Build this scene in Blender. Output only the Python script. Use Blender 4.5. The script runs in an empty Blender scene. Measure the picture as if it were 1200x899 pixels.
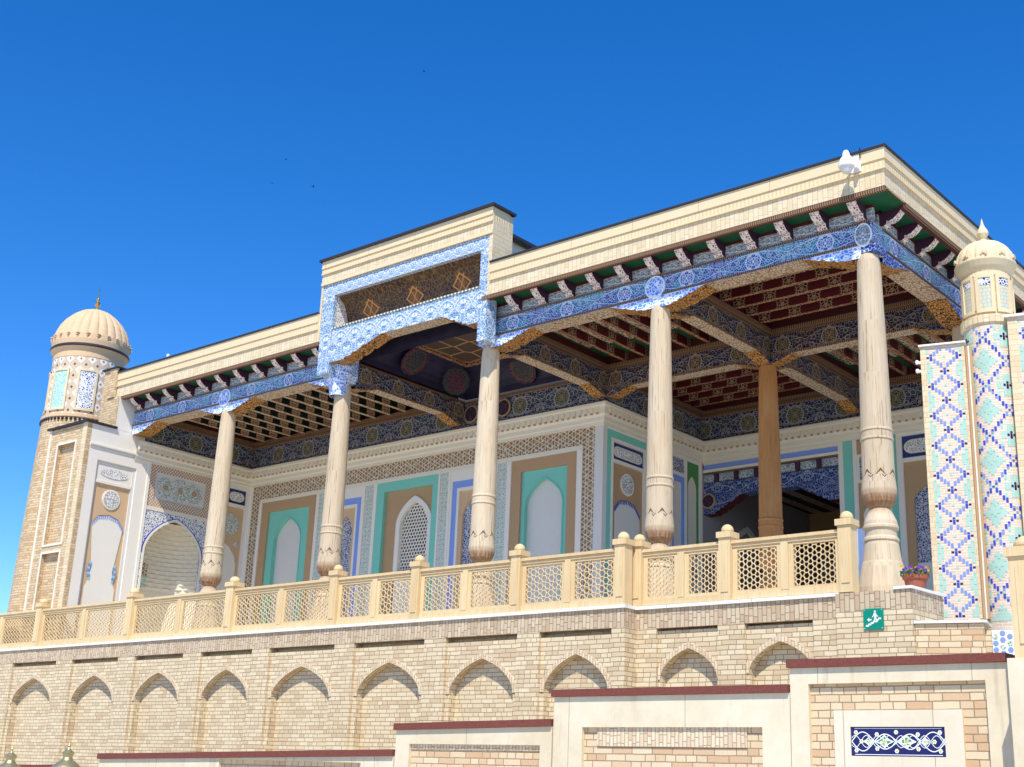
import bpy, math, random
from mathutils import Vector, Matrix
random.seed(7)
R = math.radians
S = bpy.context.scene
COL = S.collection

# ------------------------------------------------------------------ camera, sky, sun, exposure
cd = bpy.data.cameras.new("camera"); cam = bpy.data.objects.new("camera", cd); COL.objects.link(cam); S.camera = cam
YAW, PITCH, ROLL, FPX = 0.714, 0.306, 0.042, 1521.1
_f = Vector((-math.sin(YAW)*math.cos(PITCH), math.cos(YAW)*math.cos(PITCH), math.sin(PITCH)))
_r = Vector((math.cos(YAW), math.sin(YAW), 0)); _u = _r.cross(_f)
_r2 = _r*math.cos(ROLL)+_u*math.sin(ROLL); _u2 = -_r*math.sin(ROLL)+_u*math.cos(ROLL)
cam.matrix_world = Matrix(((_r2.x,_u2.x,-_f.x,7.745),(_r2.y,_u2.y,-_f.y,-16.951),(_r2.z,_u2.z,-_f.z,-2.903),(0,0,0,1)))
cd.sensor_width = 36; cd.lens = FPX/1200*36; cd.clip_start = .1; cd.clip_end = 3000

SUN_EL, SUN_AZ = R(53), R(30)      # azimuth: to the right of the facade's normal
W = bpy.data.worlds.new("World"); S.world = W; W.use_nodes = True
nt = W.node_tree; bg = nt.nodes["Background"]
sk = nt.nodes.new("ShaderNodeTexSky"); sk.sky_type = 'NISHITA'; sk.sun_disc = False
sk.sun_elevation = SUN_EL; sk.sun_rotation = math.pi-SUN_AZ; sk.altitude = 700; sk.air_density = .9; sk.dust_density = .15; sk.ozone_density = 4.0
hs = nt.nodes.new("ShaderNodeHueSaturation"); hs.inputs['Saturation'].default_value = 1.34; hs.inputs['Hue'].default_value = .508
nt.links.new(sk.outputs[0], hs.inputs['Color']); nt.links.new(hs.outputs[0], bg.inputs[0]); bg.inputs[1].default_value = .125
sl = bpy.data.lights.new("sun", 'SUN'); sl.energy = 2.9; sl.angle = R(.5); sl.color = (1, .95, .86)
so = bpy.data.objects.new("sun", sl); COL.objects.link(so)
so.rotation_euler = Vector((math.cos(SUN_EL)*math.sin(SUN_AZ), -math.cos(SUN_EL)*math.cos(SUN_AZ), math.sin(SUN_EL))).to_track_quat('Z','Y').to_euler()
S.view_settings.view_transform = 'Standard'; S.view_settings.look = 'None'; S.view_settings.exposure = .84; S.view_settings.gamma = 1
S.cycles.max_bounces = 8; S.cycles.diffuse_bounces = 5; S.cycles.use_denoising = True

# ------------------------------------------------------------------ node expressions
T = None
def node(t, **k):
    n = T.nodes.new(t)
    for a, b in k.items(): setattr(n, a, b)
    return n
def put(n, i, v):
    if isinstance(v, V): v = v.o
    if isinstance(v, (int, float, tuple)): n.inputs[i].default_value = v
    else: T.links.new(v, n.inputs[i])
class V:
    def __init__(s, o): s.o = o
    def __add__(s, b): return m('ADD', s, b)
    __radd__ = __add__
    def __sub__(s, b): return m('SUBTRACT', s, b)
    def __rsub__(s, b): return m('SUBTRACT', b, s)
    def __mul__(s, b): return m('MULTIPLY', s, b)
    __rmul__ = __mul__
    def __truediv__(s, b): return m('DIVIDE', s, b)
    def __neg__(s): return m('MULTIPLY', s, -1)
def m(op, a, b=None, c=None, clamp=False):
    n = node('ShaderNodeMath', operation=op); n.use_clamp = clamp; put(n, 0, a)
    if b is not None: put(n, 1, b)
    if c is not None: put(n, 2, c)
    return V(n.outputs[0])
def absv(a): return m('ABSOLUTE', a)
def frac(a): return m('FRACT', a)
def flo(a): return m('FLOOR', a)
def vmin(a, b): return m('MINIMUM', a, b)
def vmax(a, b): return m('MAXIMUM', a, b)
def sin(a): return m('SINE', a)
def lt(a, b, soft=.01): return m('MULTIPLY_ADD', (b-a), 1/soft, .5, True)     # 1 where a<b
def gt(a, b, soft=.01): return m('MULTIPLY_ADD', (a-b), 1/soft, .5, True)
def mix(f, a, b):
    n = node('ShaderNodeMix', data_type='RGBA'); put(n, 0, f)
    put(n, 6, a if not (isinstance(a, tuple) and len(a) == 3) else a+(1,)); put(n, 7, b if not (isinstance(b, tuple) and len(b) == 3) else b+(1,))
    return V(n.outputs[2])
def xyz(x, y, z=0.0):
    n = node('ShaderNodeCombineXYZ'); put(n, 0, x); put(n, 1, y); put(n, 2, z); return V(n.outputs[0])
def white(x, y, z=0.0):
    n = node('ShaderNodeTexWhiteNoise', noise_dimensions='3D'); put(n, 'Vector', xyz(x, y, z)); return V(n.outputs['Value'])
def noise(vec, sc, det=3, rough=.55, dist=0):
    n = node('ShaderNodeTexNoise'); put(n, 'Vector', vec); n.inputs['Scale'].default_value = sc
    n.inputs['Detail'].default_value = det; n.inputs['Roughness'].default_value = rough; n.inputs['Distortion'].default_value = dist
    return V(n.outputs[0])
def voro(vec, sc, feat='F1', rnd=1.):
    n = node('ShaderNodeTexVoronoi', feature=feat); put(n, 'Vector', vec); n.inputs['Scale'].default_value = sc; n.inputs['Randomness'].default_value = rnd
    return V(n.outputs['Distance']), (V(n.outputs['Color']) if feat == 'F1' else None)
MATS = {}
class Ctx: pass
def material(name, fn, rough=.7, bump=.3, bd=.004, metal=0, spec=.3):
    global T
    if name in MATS: return MATS[name]
    mt = bpy.data.materials.new(name); mt.use_nodes = True; T = mt.node_tree
    b = T.nodes["Principled BSDF"]; b.inputs['Roughness'].default_value = rough; b.inputs['Metallic'].default_value = metal
    b.inputs['Specular IOR Level'].default_value = spec
    c = Ctx(); uv = node('ShaderNodeUVMap'); sp = node('ShaderNodeSeparateXYZ'); T.links.new(uv.outputs[0], sp.inputs[0])
    c.u, c.v = V(sp.outputs[0]), V(sp.outputs[1]); c.uv = V(uv.outputs[0])
    g = node('ShaderNodeNewGeometry'); c.p = V(g.outputs['Position'])
    c.h = None
    col = fn(c)
    if isinstance(col, tuple): b.inputs['Base Color'].default_value = col+(1,)
    else: put(b, 'Base Color', col)
    if c.h is not None:
        bn = node('ShaderNodeBump'); bn.inputs['Strength'].default_value = bump; bn.inputs['Distance'].default_value = bd
        put(bn, 'Height', c.h); T.links.new(bn.outputs[0], b.inputs['Normal'])
    MATS[name] = mt; return mt

def stain(c, col, sc=1.1, amt=.22, dark=(.75,.7,.65)):
    n = noise(c.p, sc, 5, .6)
    n2 = noise(c.p, sc*9, 3, .6)
    f = m('MULTIPLY_ADD', n, 2.4, -.9, True)*amt + m('MULTIPLY_ADD', n2, 2.2, -.8, True)*amt*.5
    k = node('ShaderNodeMix', data_type='RGBA', blend_type='MULTIPLY'); put(k, 0, f); put(k, 6, col if not isinstance(col, tuple) else col+(1,)); put(k, 7, dark+(1,))
    return V(k.outputs[2])
def brick_fn(bw=.235, bh=.068, c1=(.71,.575,.36), c2=(.60,.45,.27), c3=(.78,.66,.44), mort=(.30,.22,.13), vertical=False, gap=.008, st=.25):
    def f(c):
        u, v = (c.v, c.u) if vertical else (c.u, c.v)
        w = noise(c.p, 6, 2)*.012-.006
        row = flo((v+w)/bh); ro = white(row, 3.1)
        uu = (u+w)/bw + m('MODULO', row, 2)*.5 + ro*.35
        cl = flo(uu); fx = frac(uu)*bw; fy = frac((v+w)/bh)*bh
        # some bricks are halves
        hv = gt(white(cl, row, 9.), .72, .001)
        fx2 = vmin(fx, absv(fx-bw/2)*hv + 9*(1-hv))
        mm = vmin(vmin(fx2, bw-fx), vmin(fy, bh-fy))
        mask = gt(mm, gap/2+.001, .004)
        r1 = white(cl, row, gt(fx, bw/2, .001)*hv); r2 = white(cl, row, 7.+gt(fx, bw/2, .001)*hv)
        col = mix(r1, c1, c3); col = mix(gt(r2, .72, .3)*.8, col, c2)
        col = mix(m('MULTIPLY_ADD', noise(c.p, 45, 3), 1.6, -.5, True)*.22, col, (.40,.27,.16))
        col = stain(c, col, .8, st)
        c.h = mask*.8 + noise(c.p, 60, 3)*.35 + r1*.25
        return mix(mask, mort, col)
    return f
BR = material('brick', brick_fn(), .9, .6, .006)
BRR = material('brick_reddish', brick_fn(c1=(.70,.52,.31), c2=(.60,.37,.20), c3=(.76,.61,.39), bw=.26, bh=.074, st=.15), .9, .6, .006)
SOLD = material('soldier_brick', brick_fn(.2,.07,c1=(.60,.47,.31),c2=(.52,.37,.23),c3=(.68,.56,.38),mort=(.28,.2,.13),vertical=True,st=.3), .9, .6, .006)
SOLD2 = material('soldier_brick_fine', brick_fn(.17,.05,c1=(.74,.59,.39),c2=(.66,.48,.30),c3=(.79,.67,.46),mort=(.45,.33,.22),vertical=True,st=.15), .9, .6, .006)
CBR = material('cream_brick', brick_fn(.3,.085,c1=(.75,.61,.38),c2=(.70,.54,.32),c3=(.78,.66,.43),mort=(.52,.40,.25),gap=.005,st=.12), .85, .4, .004)
CSOLD = material('cream_soldier', brick_fn(.25,.085,c1=(.75,.62,.39),c2=(.70,.55,.33),c3=(.79,.67,.45),mort=(.50,.38,.23),vertical=True,gap=.006,st=.12), .85, .4, .004)
TBR = material('tower_brick', brick_fn(.2,.062,c1=(.66,.48,.27),c2=(.54,.35,.17),c3=(.74,.58,.36),mort=(.38,.27,.16),st=.2), .9, .6, .006)
def stone_fn(col, seam=0, amt=.2, drip=0):
    def f(c):
        k = stain(c, col, .9, amt, (.78,.70,.56)); n = noise(c.p, 30, 4, .65)
        k = mix(m('MULTIPLY_ADD', n, 1.8, -.6, True)*.18, k, tuple(x*.8 for x in col)); c.h = n
        if drip:
            q = noise(xyz(c.u*7, c.v*.5, 3.), 1, 4, .65); k = mix(m('MULTIPLY_ADD', q, 5, -2.9, True)*drip, k, (.42,.32,.19))
            q = noise(xyz(c.u*16, c.v*1.6, 6.), 1, 5, .7); k = mix(m('MULTIPLY_ADD', q, 4, -2.5, True)*drip*.6, k, (.34,.29,.22))
        if seam:
            s = absv(frac(c.u/seam)-.5); mk = gt(s, .5-.004/seam, .002/seam); k = mix(mk*.8, k, (.30,.23,.15))
        return k
    return f
CREAM = material('cream_stone', stone_fn((.77,.62,.38), 1.3), .75, .25)
def flute(c):
    k = stain(c, (.77,.61,.36), .9, .15, (.8,.72,.6)); s = sin(c.u*(6.2832/.07)); c.h = s
    return mix(m('MULTIPLY_ADD', s, -.5, .1, True)*.18, k, (.62,.48,.28))
FLUTE = material('fluted_stone', flute, .75, .5, .007)
LIME = material('limestone', stone_fn((.77,.68,.49), 1.55, .7, .75), .8, .25)
LIME2 = material('honed_limestone', stone_fn((.77,.68,.51), .9, .5, .5), .75, .2)
def granite(c):
    n = noise(c.p, 160, 3, .8); return mix(m('MULTIPLY_ADD', n, 3, -1, True), (.09,.02,.014), (.27,.085,.06))
GRAN = material('red_granite', granite, .75, .1)
WHITE = material('white_coping', stone_fn((.83,.82,.79), 1.4, .15), .6, .1)
PLW = material('white_plaster', stone_fn((.85,.79,.68), 0, .08), .85, .15)
PLG = material('grey_plaster', stone_fn((.72,.69,.63), 0, .14), .85, .2)
PLC = material('cream_plaster', stone_fn((.80,.73,.58), 0, .1), .85, .15)
TURQ = material('turquoise_paint', stone_fn((.22,.61,.49), 0, .12), .8, .15)
TAN = material('tan_paint', stone_fn((.50,.32,.17), 0, .15), .85, .15)
TANL = material('light_tan_paint', stone_fn((.66,.45,.26), 0, .12), .85, .15)
BLUE = material('blue_paint', stone_fn((.24,.36,.78), 0, .12), .8, .1)
GREENP = material('green_paint', stone_fn((.10,.28,.09), 0, .12), .8, .1)
NAVY = material('navy_paint', stone_fn((.03,.05,.17), 0, .1), .7, .1)
PAVE = material('paving', brick_fn(.6,.4,c1=(.60,.56,.5),c2=(.52,.48,.43),c3=(.66,.62,.56),mort=(.35,.32,.28),gap=.01), .85, .2)
FLOORM = material('pale_floor_slabs', brick_fn(.6,.6,c1=(.76,.73,.67),c2=(.7,.67,.6),c3=(.8,.77,.72),mort=(.5,.46,.4),gap=.006), .5, .1)
DMETAL = material('dark_metal', lambda c: (.035,.028,.028), .45, spec=.4)
BROWNTRIM = material('brown_trim', lambda c: mix(gt(sin(c.u*170), .1, .5), (.07,.025,.02), (.34,.21,.10)), .7)
REDP = material('dark_red_paint', stone_fn((.10,.018,.016), 0, .1), .6, .1)
GREENB = material('green_board', lambda c: mix(noise(c.p,9,3), (.005,.075,.025), (.012,.13,.05)), .6)
def wood_fn(a, b, d, zig=None, zb=None, sc=1.):
    def f(c):
        oi = node('ShaderNodeObjectInfo'); rd = V(oi.outputs['Random']); ro = rd*40.
        n = noise(xyz(c.u*18*sc, c.v*1.1*sc, ro+2.), 1, 5, .65, .4); n2 = noise(xyz(c.u*70*sc, c.v*2.2*sc, ro+5.), 1, 4, .6)
        k = mix(m('MULTIPLY_ADD', n, 2, -.5, True), a, b); k = mix(gt(n2, .64, .1)*.45, k, d)
        big = noise(xyz(c.u*2, c.v*1.4, ro+1.), 1, 4, .6); k = mix(m('MULTIPLY_ADD', big, 3, -1.5, True)*.4, k, (.62,.40,.20)); k = mix(rd*.22, k, d)
        c.h = n2
        if zb is not None:
            q = lt(absv(c.v-(zb+.09)), .12, .16)*m('MULTIPLY_ADD', noise(xyz(c.u*30, c.v*5, 0.), 1, 3), 2.2, -.25, True)
            k = mix(q*.95, k, (.30,.13,.045)); crk = gt(noise(xyz(c.u*48, c.v*1.1, ro+8.), 1, 3, .6), .635, .03); k = mix(crk*.7, k, (.22,.13,.07))
            tri = absv(frac(c.u/.2)-.5)*.2
            ln = lt(absv(c.v-(zb+.42)-tri*1.1), .009+.012*gt(tri, .075, .02), .006)
            k = mix(ln*.9, k, (.10,.05,.025)); c.h = n2-ln*3
        return k
    return f
WOODR = material('pale_railing_timber', wood_fn((.81,.65,.38),(.68,.49,.24),(.46,.28,.11)), .65, .25, .003)
WOODB = material('brown_timber', wood_fn((.56,.27,.085),(.42,.18,.055),(.20,.08,.03)), .7, .5, .004)

def islimi(c, P, H, z0, bg, line, f1, f2, sc=9., med=None, swap=False, edge=None, bg2=None, w=1., mirror_v=True, seed=3.):
    """mirrored scrollwork of the painted bands: rings, vines, blossoms, medallions; u along, v across from z0 over H"""
    u, v = (c.v, c.u) if swap else (c.u, c.v)
    y = (v-z0)/H-.5
    q = absv(frac(u/P)-.5)*P
    yy = absv(y)*H if mirror_v else y*H
    wx = q+sin(yy*(9/H))*.02; vec = xyz(wx, yy, seed)
    F, Cc = voro(vec, sc, 'F1', .75)
    sepn = node('ShaderNodeSeparateColor'); put(sepn, 0, Cc); r = V(sepn.outputs[0]); r2 = V(sepn.outputs[1])
    col = bg if bg2 is None else mix(m('MULTIPLY_ADD', noise(c.p, 2.5, 2), 4, -1.6, True), bg, bg2)
    ring = lt(absv(F-.36), .045*w, .05)
    dot = lt(F, .19, .08); core = lt(F, .07, .04)
    E_, _ = voro(vec, sc*1.9, 'DISTANCE_TO_EDGE', .9)
    fine = lt(E_, .05*w, .04)*gt(F, .36, .1)
    vine = lt(absv(absv(y)-.30*absv(sin(u*(3.1416/P)))-.05), .013*w*(.4/H if H < .4 else 1), .015)
    col = mix(fine*.75, col, line); col = mix(ring, col, line)
    col = mix(dot, col, mix(gt(r, .5, .02), f1, f2)); col = mix(core, col, mix(gt(r2, .5, .02), line, f1))
    col = mix(vine*.9, col, line)
    if med:
        x = q/H; d = m('SQRT', x*x+y*y); Em = voro(xyz(q, absv(y)*H, 8.), 24, 'DISTANCE_TO_EDGE', .8)[0]
        d = d+.03*absv(sin(m('ARCTAN2', y, x)*4.))
        inn = mix(lt(Em, .09, .06), med[0], med[1])
        col = mix(lt(d, .36, .02), col, inn); col = mix(lt(absv(d-.36), .022, .02), col, line); col = mix(lt(d, .07, .02), col, med[1])
    if edge:
        col = mix(gt(absv(y), .46, .01), col, edge)
    return col
def band(name, *a, rough=.65, **k): return material(name, lambda c: islimi(c, *a, **k), rough)
WH = (.78,.80,.84)
BEAM = band('blue_painted_beam', 1.25, .40, 5.1, (.012,.045,.30), (.70,.76,.78), (.03,.30,.38), (.32,.48,.62), sc=12.5, med=((.03,.10,.40),(.72,.76,.78)), bg2=(.02,.26,.38), edge=(.50,.36,.18), mirror_v=False, w=1.0)
CORB = band('white_blue_corbel', .9, .30, 4.9, (.10,.28,.80), (.86,.89,.93), (.75,.83,.92), (.3,.48,.88), sc=8, w=2.4, mirror_v=False)
WBFRAME = band('white_blue_frieze', .30, .24, 6.72, (.10,.24,.44), (.72,.75,.74), (.55,.60,.70), (.30,.42,.66), sc=13, w=1.5, mirror_v=False)
WBFRAME2 = band('white_blue_beam', .42, .46, 5.5, (.10,.24,.44), (.72,.75,.74), (.58,.62,.70), (.40,.48,.62), sc=10, w=1.5, mirror_v=False)
FRIEZE = band('navy_frieze', .95, .45, 5.0, (.012,.014,.055), (.34,.32,.28), (.20,.07,.05), (.06,.12,.07), sc=8, med=((.05,.03,.02),(.34,.25,.15)), bg2=(.05,.015,.02), edge=(.36,.22,.09), mirror_v=False)
FRIEZEW = band('navy_wall_frieze', 1.15, .58, 4.83, (.012,.018,.09), (.36,.37,.36), (.24,.09,.07), (.05,.15,.09), sc=6.5, med=((.03,.05,.04),(.36,.30,.18)), bg2=(.03,.02,.04), edge=(.40,.25,.10), mirror_v=False)
CORBD = band('navy_corbel', .8, .7, 4.7, (.012,.014,.055), (.34,.32,.28), (.20,.07,.05), (.06,.12,.07), sc=9, bg2=(.05,.015,.02), mirror_v=False)
CORB_SHADE = band('shaded_blue_corbel', .8, .7, 4.7, (.015,.06,.34), (.68,.74,.78), (.04,.36,.42), (.40,.55,.66), sc=9, mirror_v=False)  # shade version of the white-blue corbel, shade put into the colours
GOLDP = material('gilded_scroll', lambda c: mix(lt(voro(c.uv, 19, 'DISTANCE_TO_EDGE')[0], .09, .03), (.62,.30,.07), (.05,.02,.01)), .5)
LACE = material('cream_lace', lambda c: mix(lt(voro(xyz(c.u+sin(c.v*20)*.03, c.v, 0.), 14, 'DISTANCE_TO_EDGE')[0], .13, .05), (.12,.025,.02), (.58,.46,.30)), .6)
def joist_fn(c):
    x = absv(frac(c.u/.62)-.5)*.62; y = c.v-frac(c.v*0)*0
    F = voro(xyz(x, c.v, 4.), 20, 'DISTANCE_TO_EDGE')[0]
    zone = lt(x, .13, .01)
    k = mix(zone*lt(F, .085, .04), (.10,.010,.012), (.48,.34,.20)); return k
JOIST = material('painted_joist', joist_fn, .55)
def jl(c):
    x = absv(frac(c.u/.5)-.5)*.5; F = voro(xyz(x, c.v, 4.), 22, 'DISTANCE_TO_EDGE')[0]
    return mix(lt(x, .13, .01), (.006,.012,.010), mix(lt(F, .12, .05), (.20,.05,.025), (.58,.44,.26)))
JOISTL = material('black_joist_rosettes', jl, .6)
CREAMRAIL = material('cream_joist_soffit', lambda c: mix(lt(voro(c.uv, 18, 'DISTANCE_TO_EDGE')[0], .1, .05), (.66,.55,.38), (.30,.17,.08)), .6)
REDG = material('red_gold_soffit', lambda c: mix(lt(voro(c.uv, 16, 'DISTANCE_TO_EDGE')[0], .12, .05), (.15,.016,.016), (.42,.25,.12)), .6)
BRKF = material('floral_bracket', lambda c: mix(lt(voro(c.uv, 26, 'DISTANCE_TO_EDGE')[0], .16, .05), (.30,.08,.10), (.78,.74,.66)), .6)
BRKS = material('bracket_side', lambda c: mix(noise(c.p, 14, 2), (.03,.02,.07), (.09,.02,.02)), .6)
EAVEP = band('eave_panel', .6, .17, 5.52, (.10,.13,.16), (.70,.74,.76), (.35,.5,.42), (.15,.2,.5), sc=20, w=1.5, mirror_v=False)
def girih(c, s=.18, a=(.70,.62,.48), b=(.30,.17,.07), sw=False, frame=None):
    u, v = c.u, c.v; ls = None
    for k in (0, 60, 120):
        d = (u*math.cos(R(k))+v*math.sin(R(k)))/s
        l = lt(absv(absv(frac(d)-.5)-.30), .045, .03); ls = l if ls is None else vmax(ls, l)
    d0 = voro(c.uv, 1/s*1.2, 'F1', .3)[0]
    c.h = ls
    return mix(ls, mix(lt(d0, .2, .05), b, a), a)
GIRIH = material('brown_girih_band', girih, .8, .5, .006)
GIRIH2 = material('brown_cross_band', lambda c: mix(lt(absv(frac((c.u+c.v)/.085)-.5), .13, .08), mix(lt(absv(frac((c.u-c.v)/.085)-.5), .13, .08), (.72,.62,.5), (.34,.17,.08)), (.42,.22,.10)), .8)
VINE = material('green_vine_band', lambda c: mix(lt(absv(voro(c.uv, 9.5, 'F1', .15)[0]-.34), .07, .04), mix(lt(voro(c.uv, 9.5, 'F1', .15)[0], .13, .04), mix(lt(voro(c.uv, 26, 'DISTANCE_TO_EDGE')[0], .09, .05), (.33,.40,.31), (.64,.68,.58)), (.62,.66,.55)), (.70,.72,.66)), .8)
def mosaic(a, b, d, sc=12, w=.15):
    def f(c):
        F, Cc = voro(c.uv, sc, 'F1', .8); E_, _ = voro(c.uv, sc*1.7, 'DISTANCE_TO_EDGE', .9)
        k = mix(lt(E_, w, .06), a, b); k = mix(lt(absv(F-.35), .06, .04), k, b); return mix(lt(F, .13, .05), k, d)
    return f
NAVYM = material('navy_white_mosaic', mosaic((.02,.03,.22),(.75,.75,.72),(.6,.42,.15)), .4)
NAVYM2 = material('navy_arabesque_arch', mosaic((.02,.025,.12),(.58,.58,.60),(.15,.25,.25),13,.085), .5)
TURQM = material('turquoise_mosaic', mosaic((.09,.46,.46),(.62,.74,.68),(.05,.35,.42),16,.12), .4)
GREENM = material('green_mosaic', mosaic((.05,.30,.12),(.70,.72,.62),(.6,.5,.2),14,.12), .4)
GREYM = material('green_grey_arabesque', mosaic((.10,.16,.13),(.70,.70,.62),(.45,.15,.08),16,.14), .6)
CARV = material('carved_roundel', lambda c: mix(lt(voro(c.uv, 17, 'DISTANCE_TO_EDGE')[0], .13, .05), (.80,.79,.75), (.42,.40,.36)), .8)
CARV2 = material('carved_script', lambda c: mix(lt(voro(c.uv, 24, 'DISTANCE_TO_EDGE')[0], .16, .05), (.30,.26,.22), (.80,.78,.74)), .8)
def lozenge(c):
    a = absv(frac(c.u/.30)-.5)+absv(frac(c.v/.30)-.5)
    k = mix(lt(absv(a-.28), .10, .02), (.60,.47,.32), (.84,.81,.76)); k = mix(lt(a, .07, .02), k, (.12,.06,.05))
    return mix(gt(a, .86, .02), k, (.14,.07,.06))
LOZ = material('lozenge_tiles', lozenge, .6)
def dome_fn(c):
    k = stain(c, (.70,.50,.30), 1.6, .3, (.78,.66,.52)); n = noise(c.p, 22, 4); c.h = n; return k
DOMEM = material('sandstone_dome', dome_fn, .85, .4, .006)
DOMEM2 = material('cream_dome', stone_fn((.74,.62,.40), 0, .2), .8, .3)
PALET = material('pale_green_tiles', brick_fn(.13,.06,c1=(.55,.60,.46),c2=(.50,.64,.54),c3=(.66,.62,.46),mort=(.5,.44,.32),st=.1), .4, .3)
COVE = material('navy_cove', lambda c: mix(m('MULTIPLY_ADD', noise(c.p, 3, 4), 1.8, -.4, True), (.010,.011,.032), (.035,.028,.06)), .5)
def medfn(ca, cb):
    def f(c):
        d = m('SQRT', c.u*c.u+c.v*c.v); F, Cc = voro(c.uv, 24, 'F1'); E_ = voro(c.uv, 15, 'DISTANCE_TO_EDGE')[0]
        k = mix(lt(F, .36, .15), (.02,.018,.05), ca); k = mix(lt(E_, .07, .05)*lt(d, .24, .03), k, cb)
        return mix(lt(absv(d-.25), .012, .02), k, ca)
    return f
MEDR = material('red_medallion', medfn((.17,.045,.02),(.04,.07,.03)), .6)
MEDG = material('green_medallion', medfn((.025,.06,.025),(.16,.02,.02)), .6)
def parq(c):
    F, Cc = voro(c.uv, 2.1, 'F1', .35); E_, _ = voro(c.uv, 2.1, 'DISTANCE_TO_EDGE', .35)
    s = node('ShaderNodeSeparateColor'); put(s, 0, Cc); k = mix(V(s.outputs[0]), (.045,.035,.02), (.09,.05,.045))
    k = mix(lt(voro(c.uv, 22, 'DISTANCE_TO_EDGE')[0], .08, .05)*.5, k, (.16,.10,.04))
    return mix(lt(E_, .045, .02), k, (.42,.24,.10))
PARQ = material('strapwork_ceiling', parq, .5)
def gilt(c):
    k = mix(m('MULTIPLY_ADD', noise(c.p, 2.2, 3), 3, -1.2, True), (.035,.024,.022), (.075,.05,.022)); k = mix(lt(c.v, 6.22, .16)*.8, k, (.03,.05,.13))
    k = mix(lt(voro(c.uv, 13, 'DISTANCE_TO_EDGE')[0], .07, .06)*.6, k, (.30,.15,.05))
    x = absv(frac((c.u+.05)/1.25)-.5)*1.25; a = x*.85+absv(c.v-6.36)
    k = mix(lt(absv(a-.19), .02, .015), k, (.62,.26,.06)); k = mix(lt(a, .13, .02)*.6, k, (.30,.13,.03))
    return mix(lt(absv(x-absv(c.v-6.36)*.6), .012, .01)*lt(a, .26, .02), k, (.6,.27,.07))
GILT = material('gilded_navy_painting', gilt, .55)
BEAD = material('bead_strip', lambda c: mix(gt(sin(c.u*70), .2, .5), (.20,.22,.16), (.80,.76,.55)), .7)
GOLD = material('gold_metal', lambda c: (.62,.42,.14), .3, metal=1)
BRASS = material('aged_brass', lambda c: mix(noise(c.p, 30, 3), (.52,.46,.24), (.40,.36,.19)), .42, metal=.75)
GLASS = material('milky_glass', lambda c: (.75,.73,.66), .3)
CAMW = material('white_plastic', lambda c: (.86,.86,.86), .35)
CAMD = material('smoked_dome', lambda c: (.30,.30,.32), .15, spec=.6)
SIGNG = material('green_sign_paint', lambda c: (.0,.24,.15), .4)
SIGNW = material('white_sign_paint', lambda c: (.86,.88,.87), .5)
TERRA = material('terracotta', lambda c: mix(noise(c.p, 12, 3), (.30,.085,.045), (.42,.14,.08)), .8)
LEAF = material('leaf_green', lambda c: mix(noise(c.p, 25, 2), (.03,.09,.02), (.08,.18,.04)), .7)
PURP = material('purple_petals', lambda c: (.20,.05,.42), .7)
YELP = material('yellow_petals', lambda c: (.75,.45,.04), .7)
BIRD = material('dark_plumage', lambda c: (.02,.02,.025), .8)
TBASE = material('thin_beige_brick', brick_fn(.15,.0388,c1=(.72,.57,.42),c2=(.68,.50,.36),c3=(.76,.62,.47),mort=(.80,.74,.64),gap=.006,st=.12), .8, .3)
TB = {'b': material('tile_beige', stone_fn((.74,.58,.42), 0, .25), .7), 'w': material('tile_grout', stone_fn((.82,.78,.70), 0, .1), .8),
      'd': material('tile_cobalt', lambda c: mix(noise(c.p, 9, 2), (.03,.05,.38), (.06,.10,.55)), .3),
      'l': material('tile_light_blue', lambda c: mix(noise(c.p, 9, 2), (.17,.25,.60), (.26,.35,.66)), .3),
      't': material('tile_turquoise', lambda c: mix(noise(c.p, 9, 2), (.28,.58,.48), (.46,.68,.56)), .3),
      'k': material('tile_navy', lambda c: (.015,.015,.10), .3)}

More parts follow.
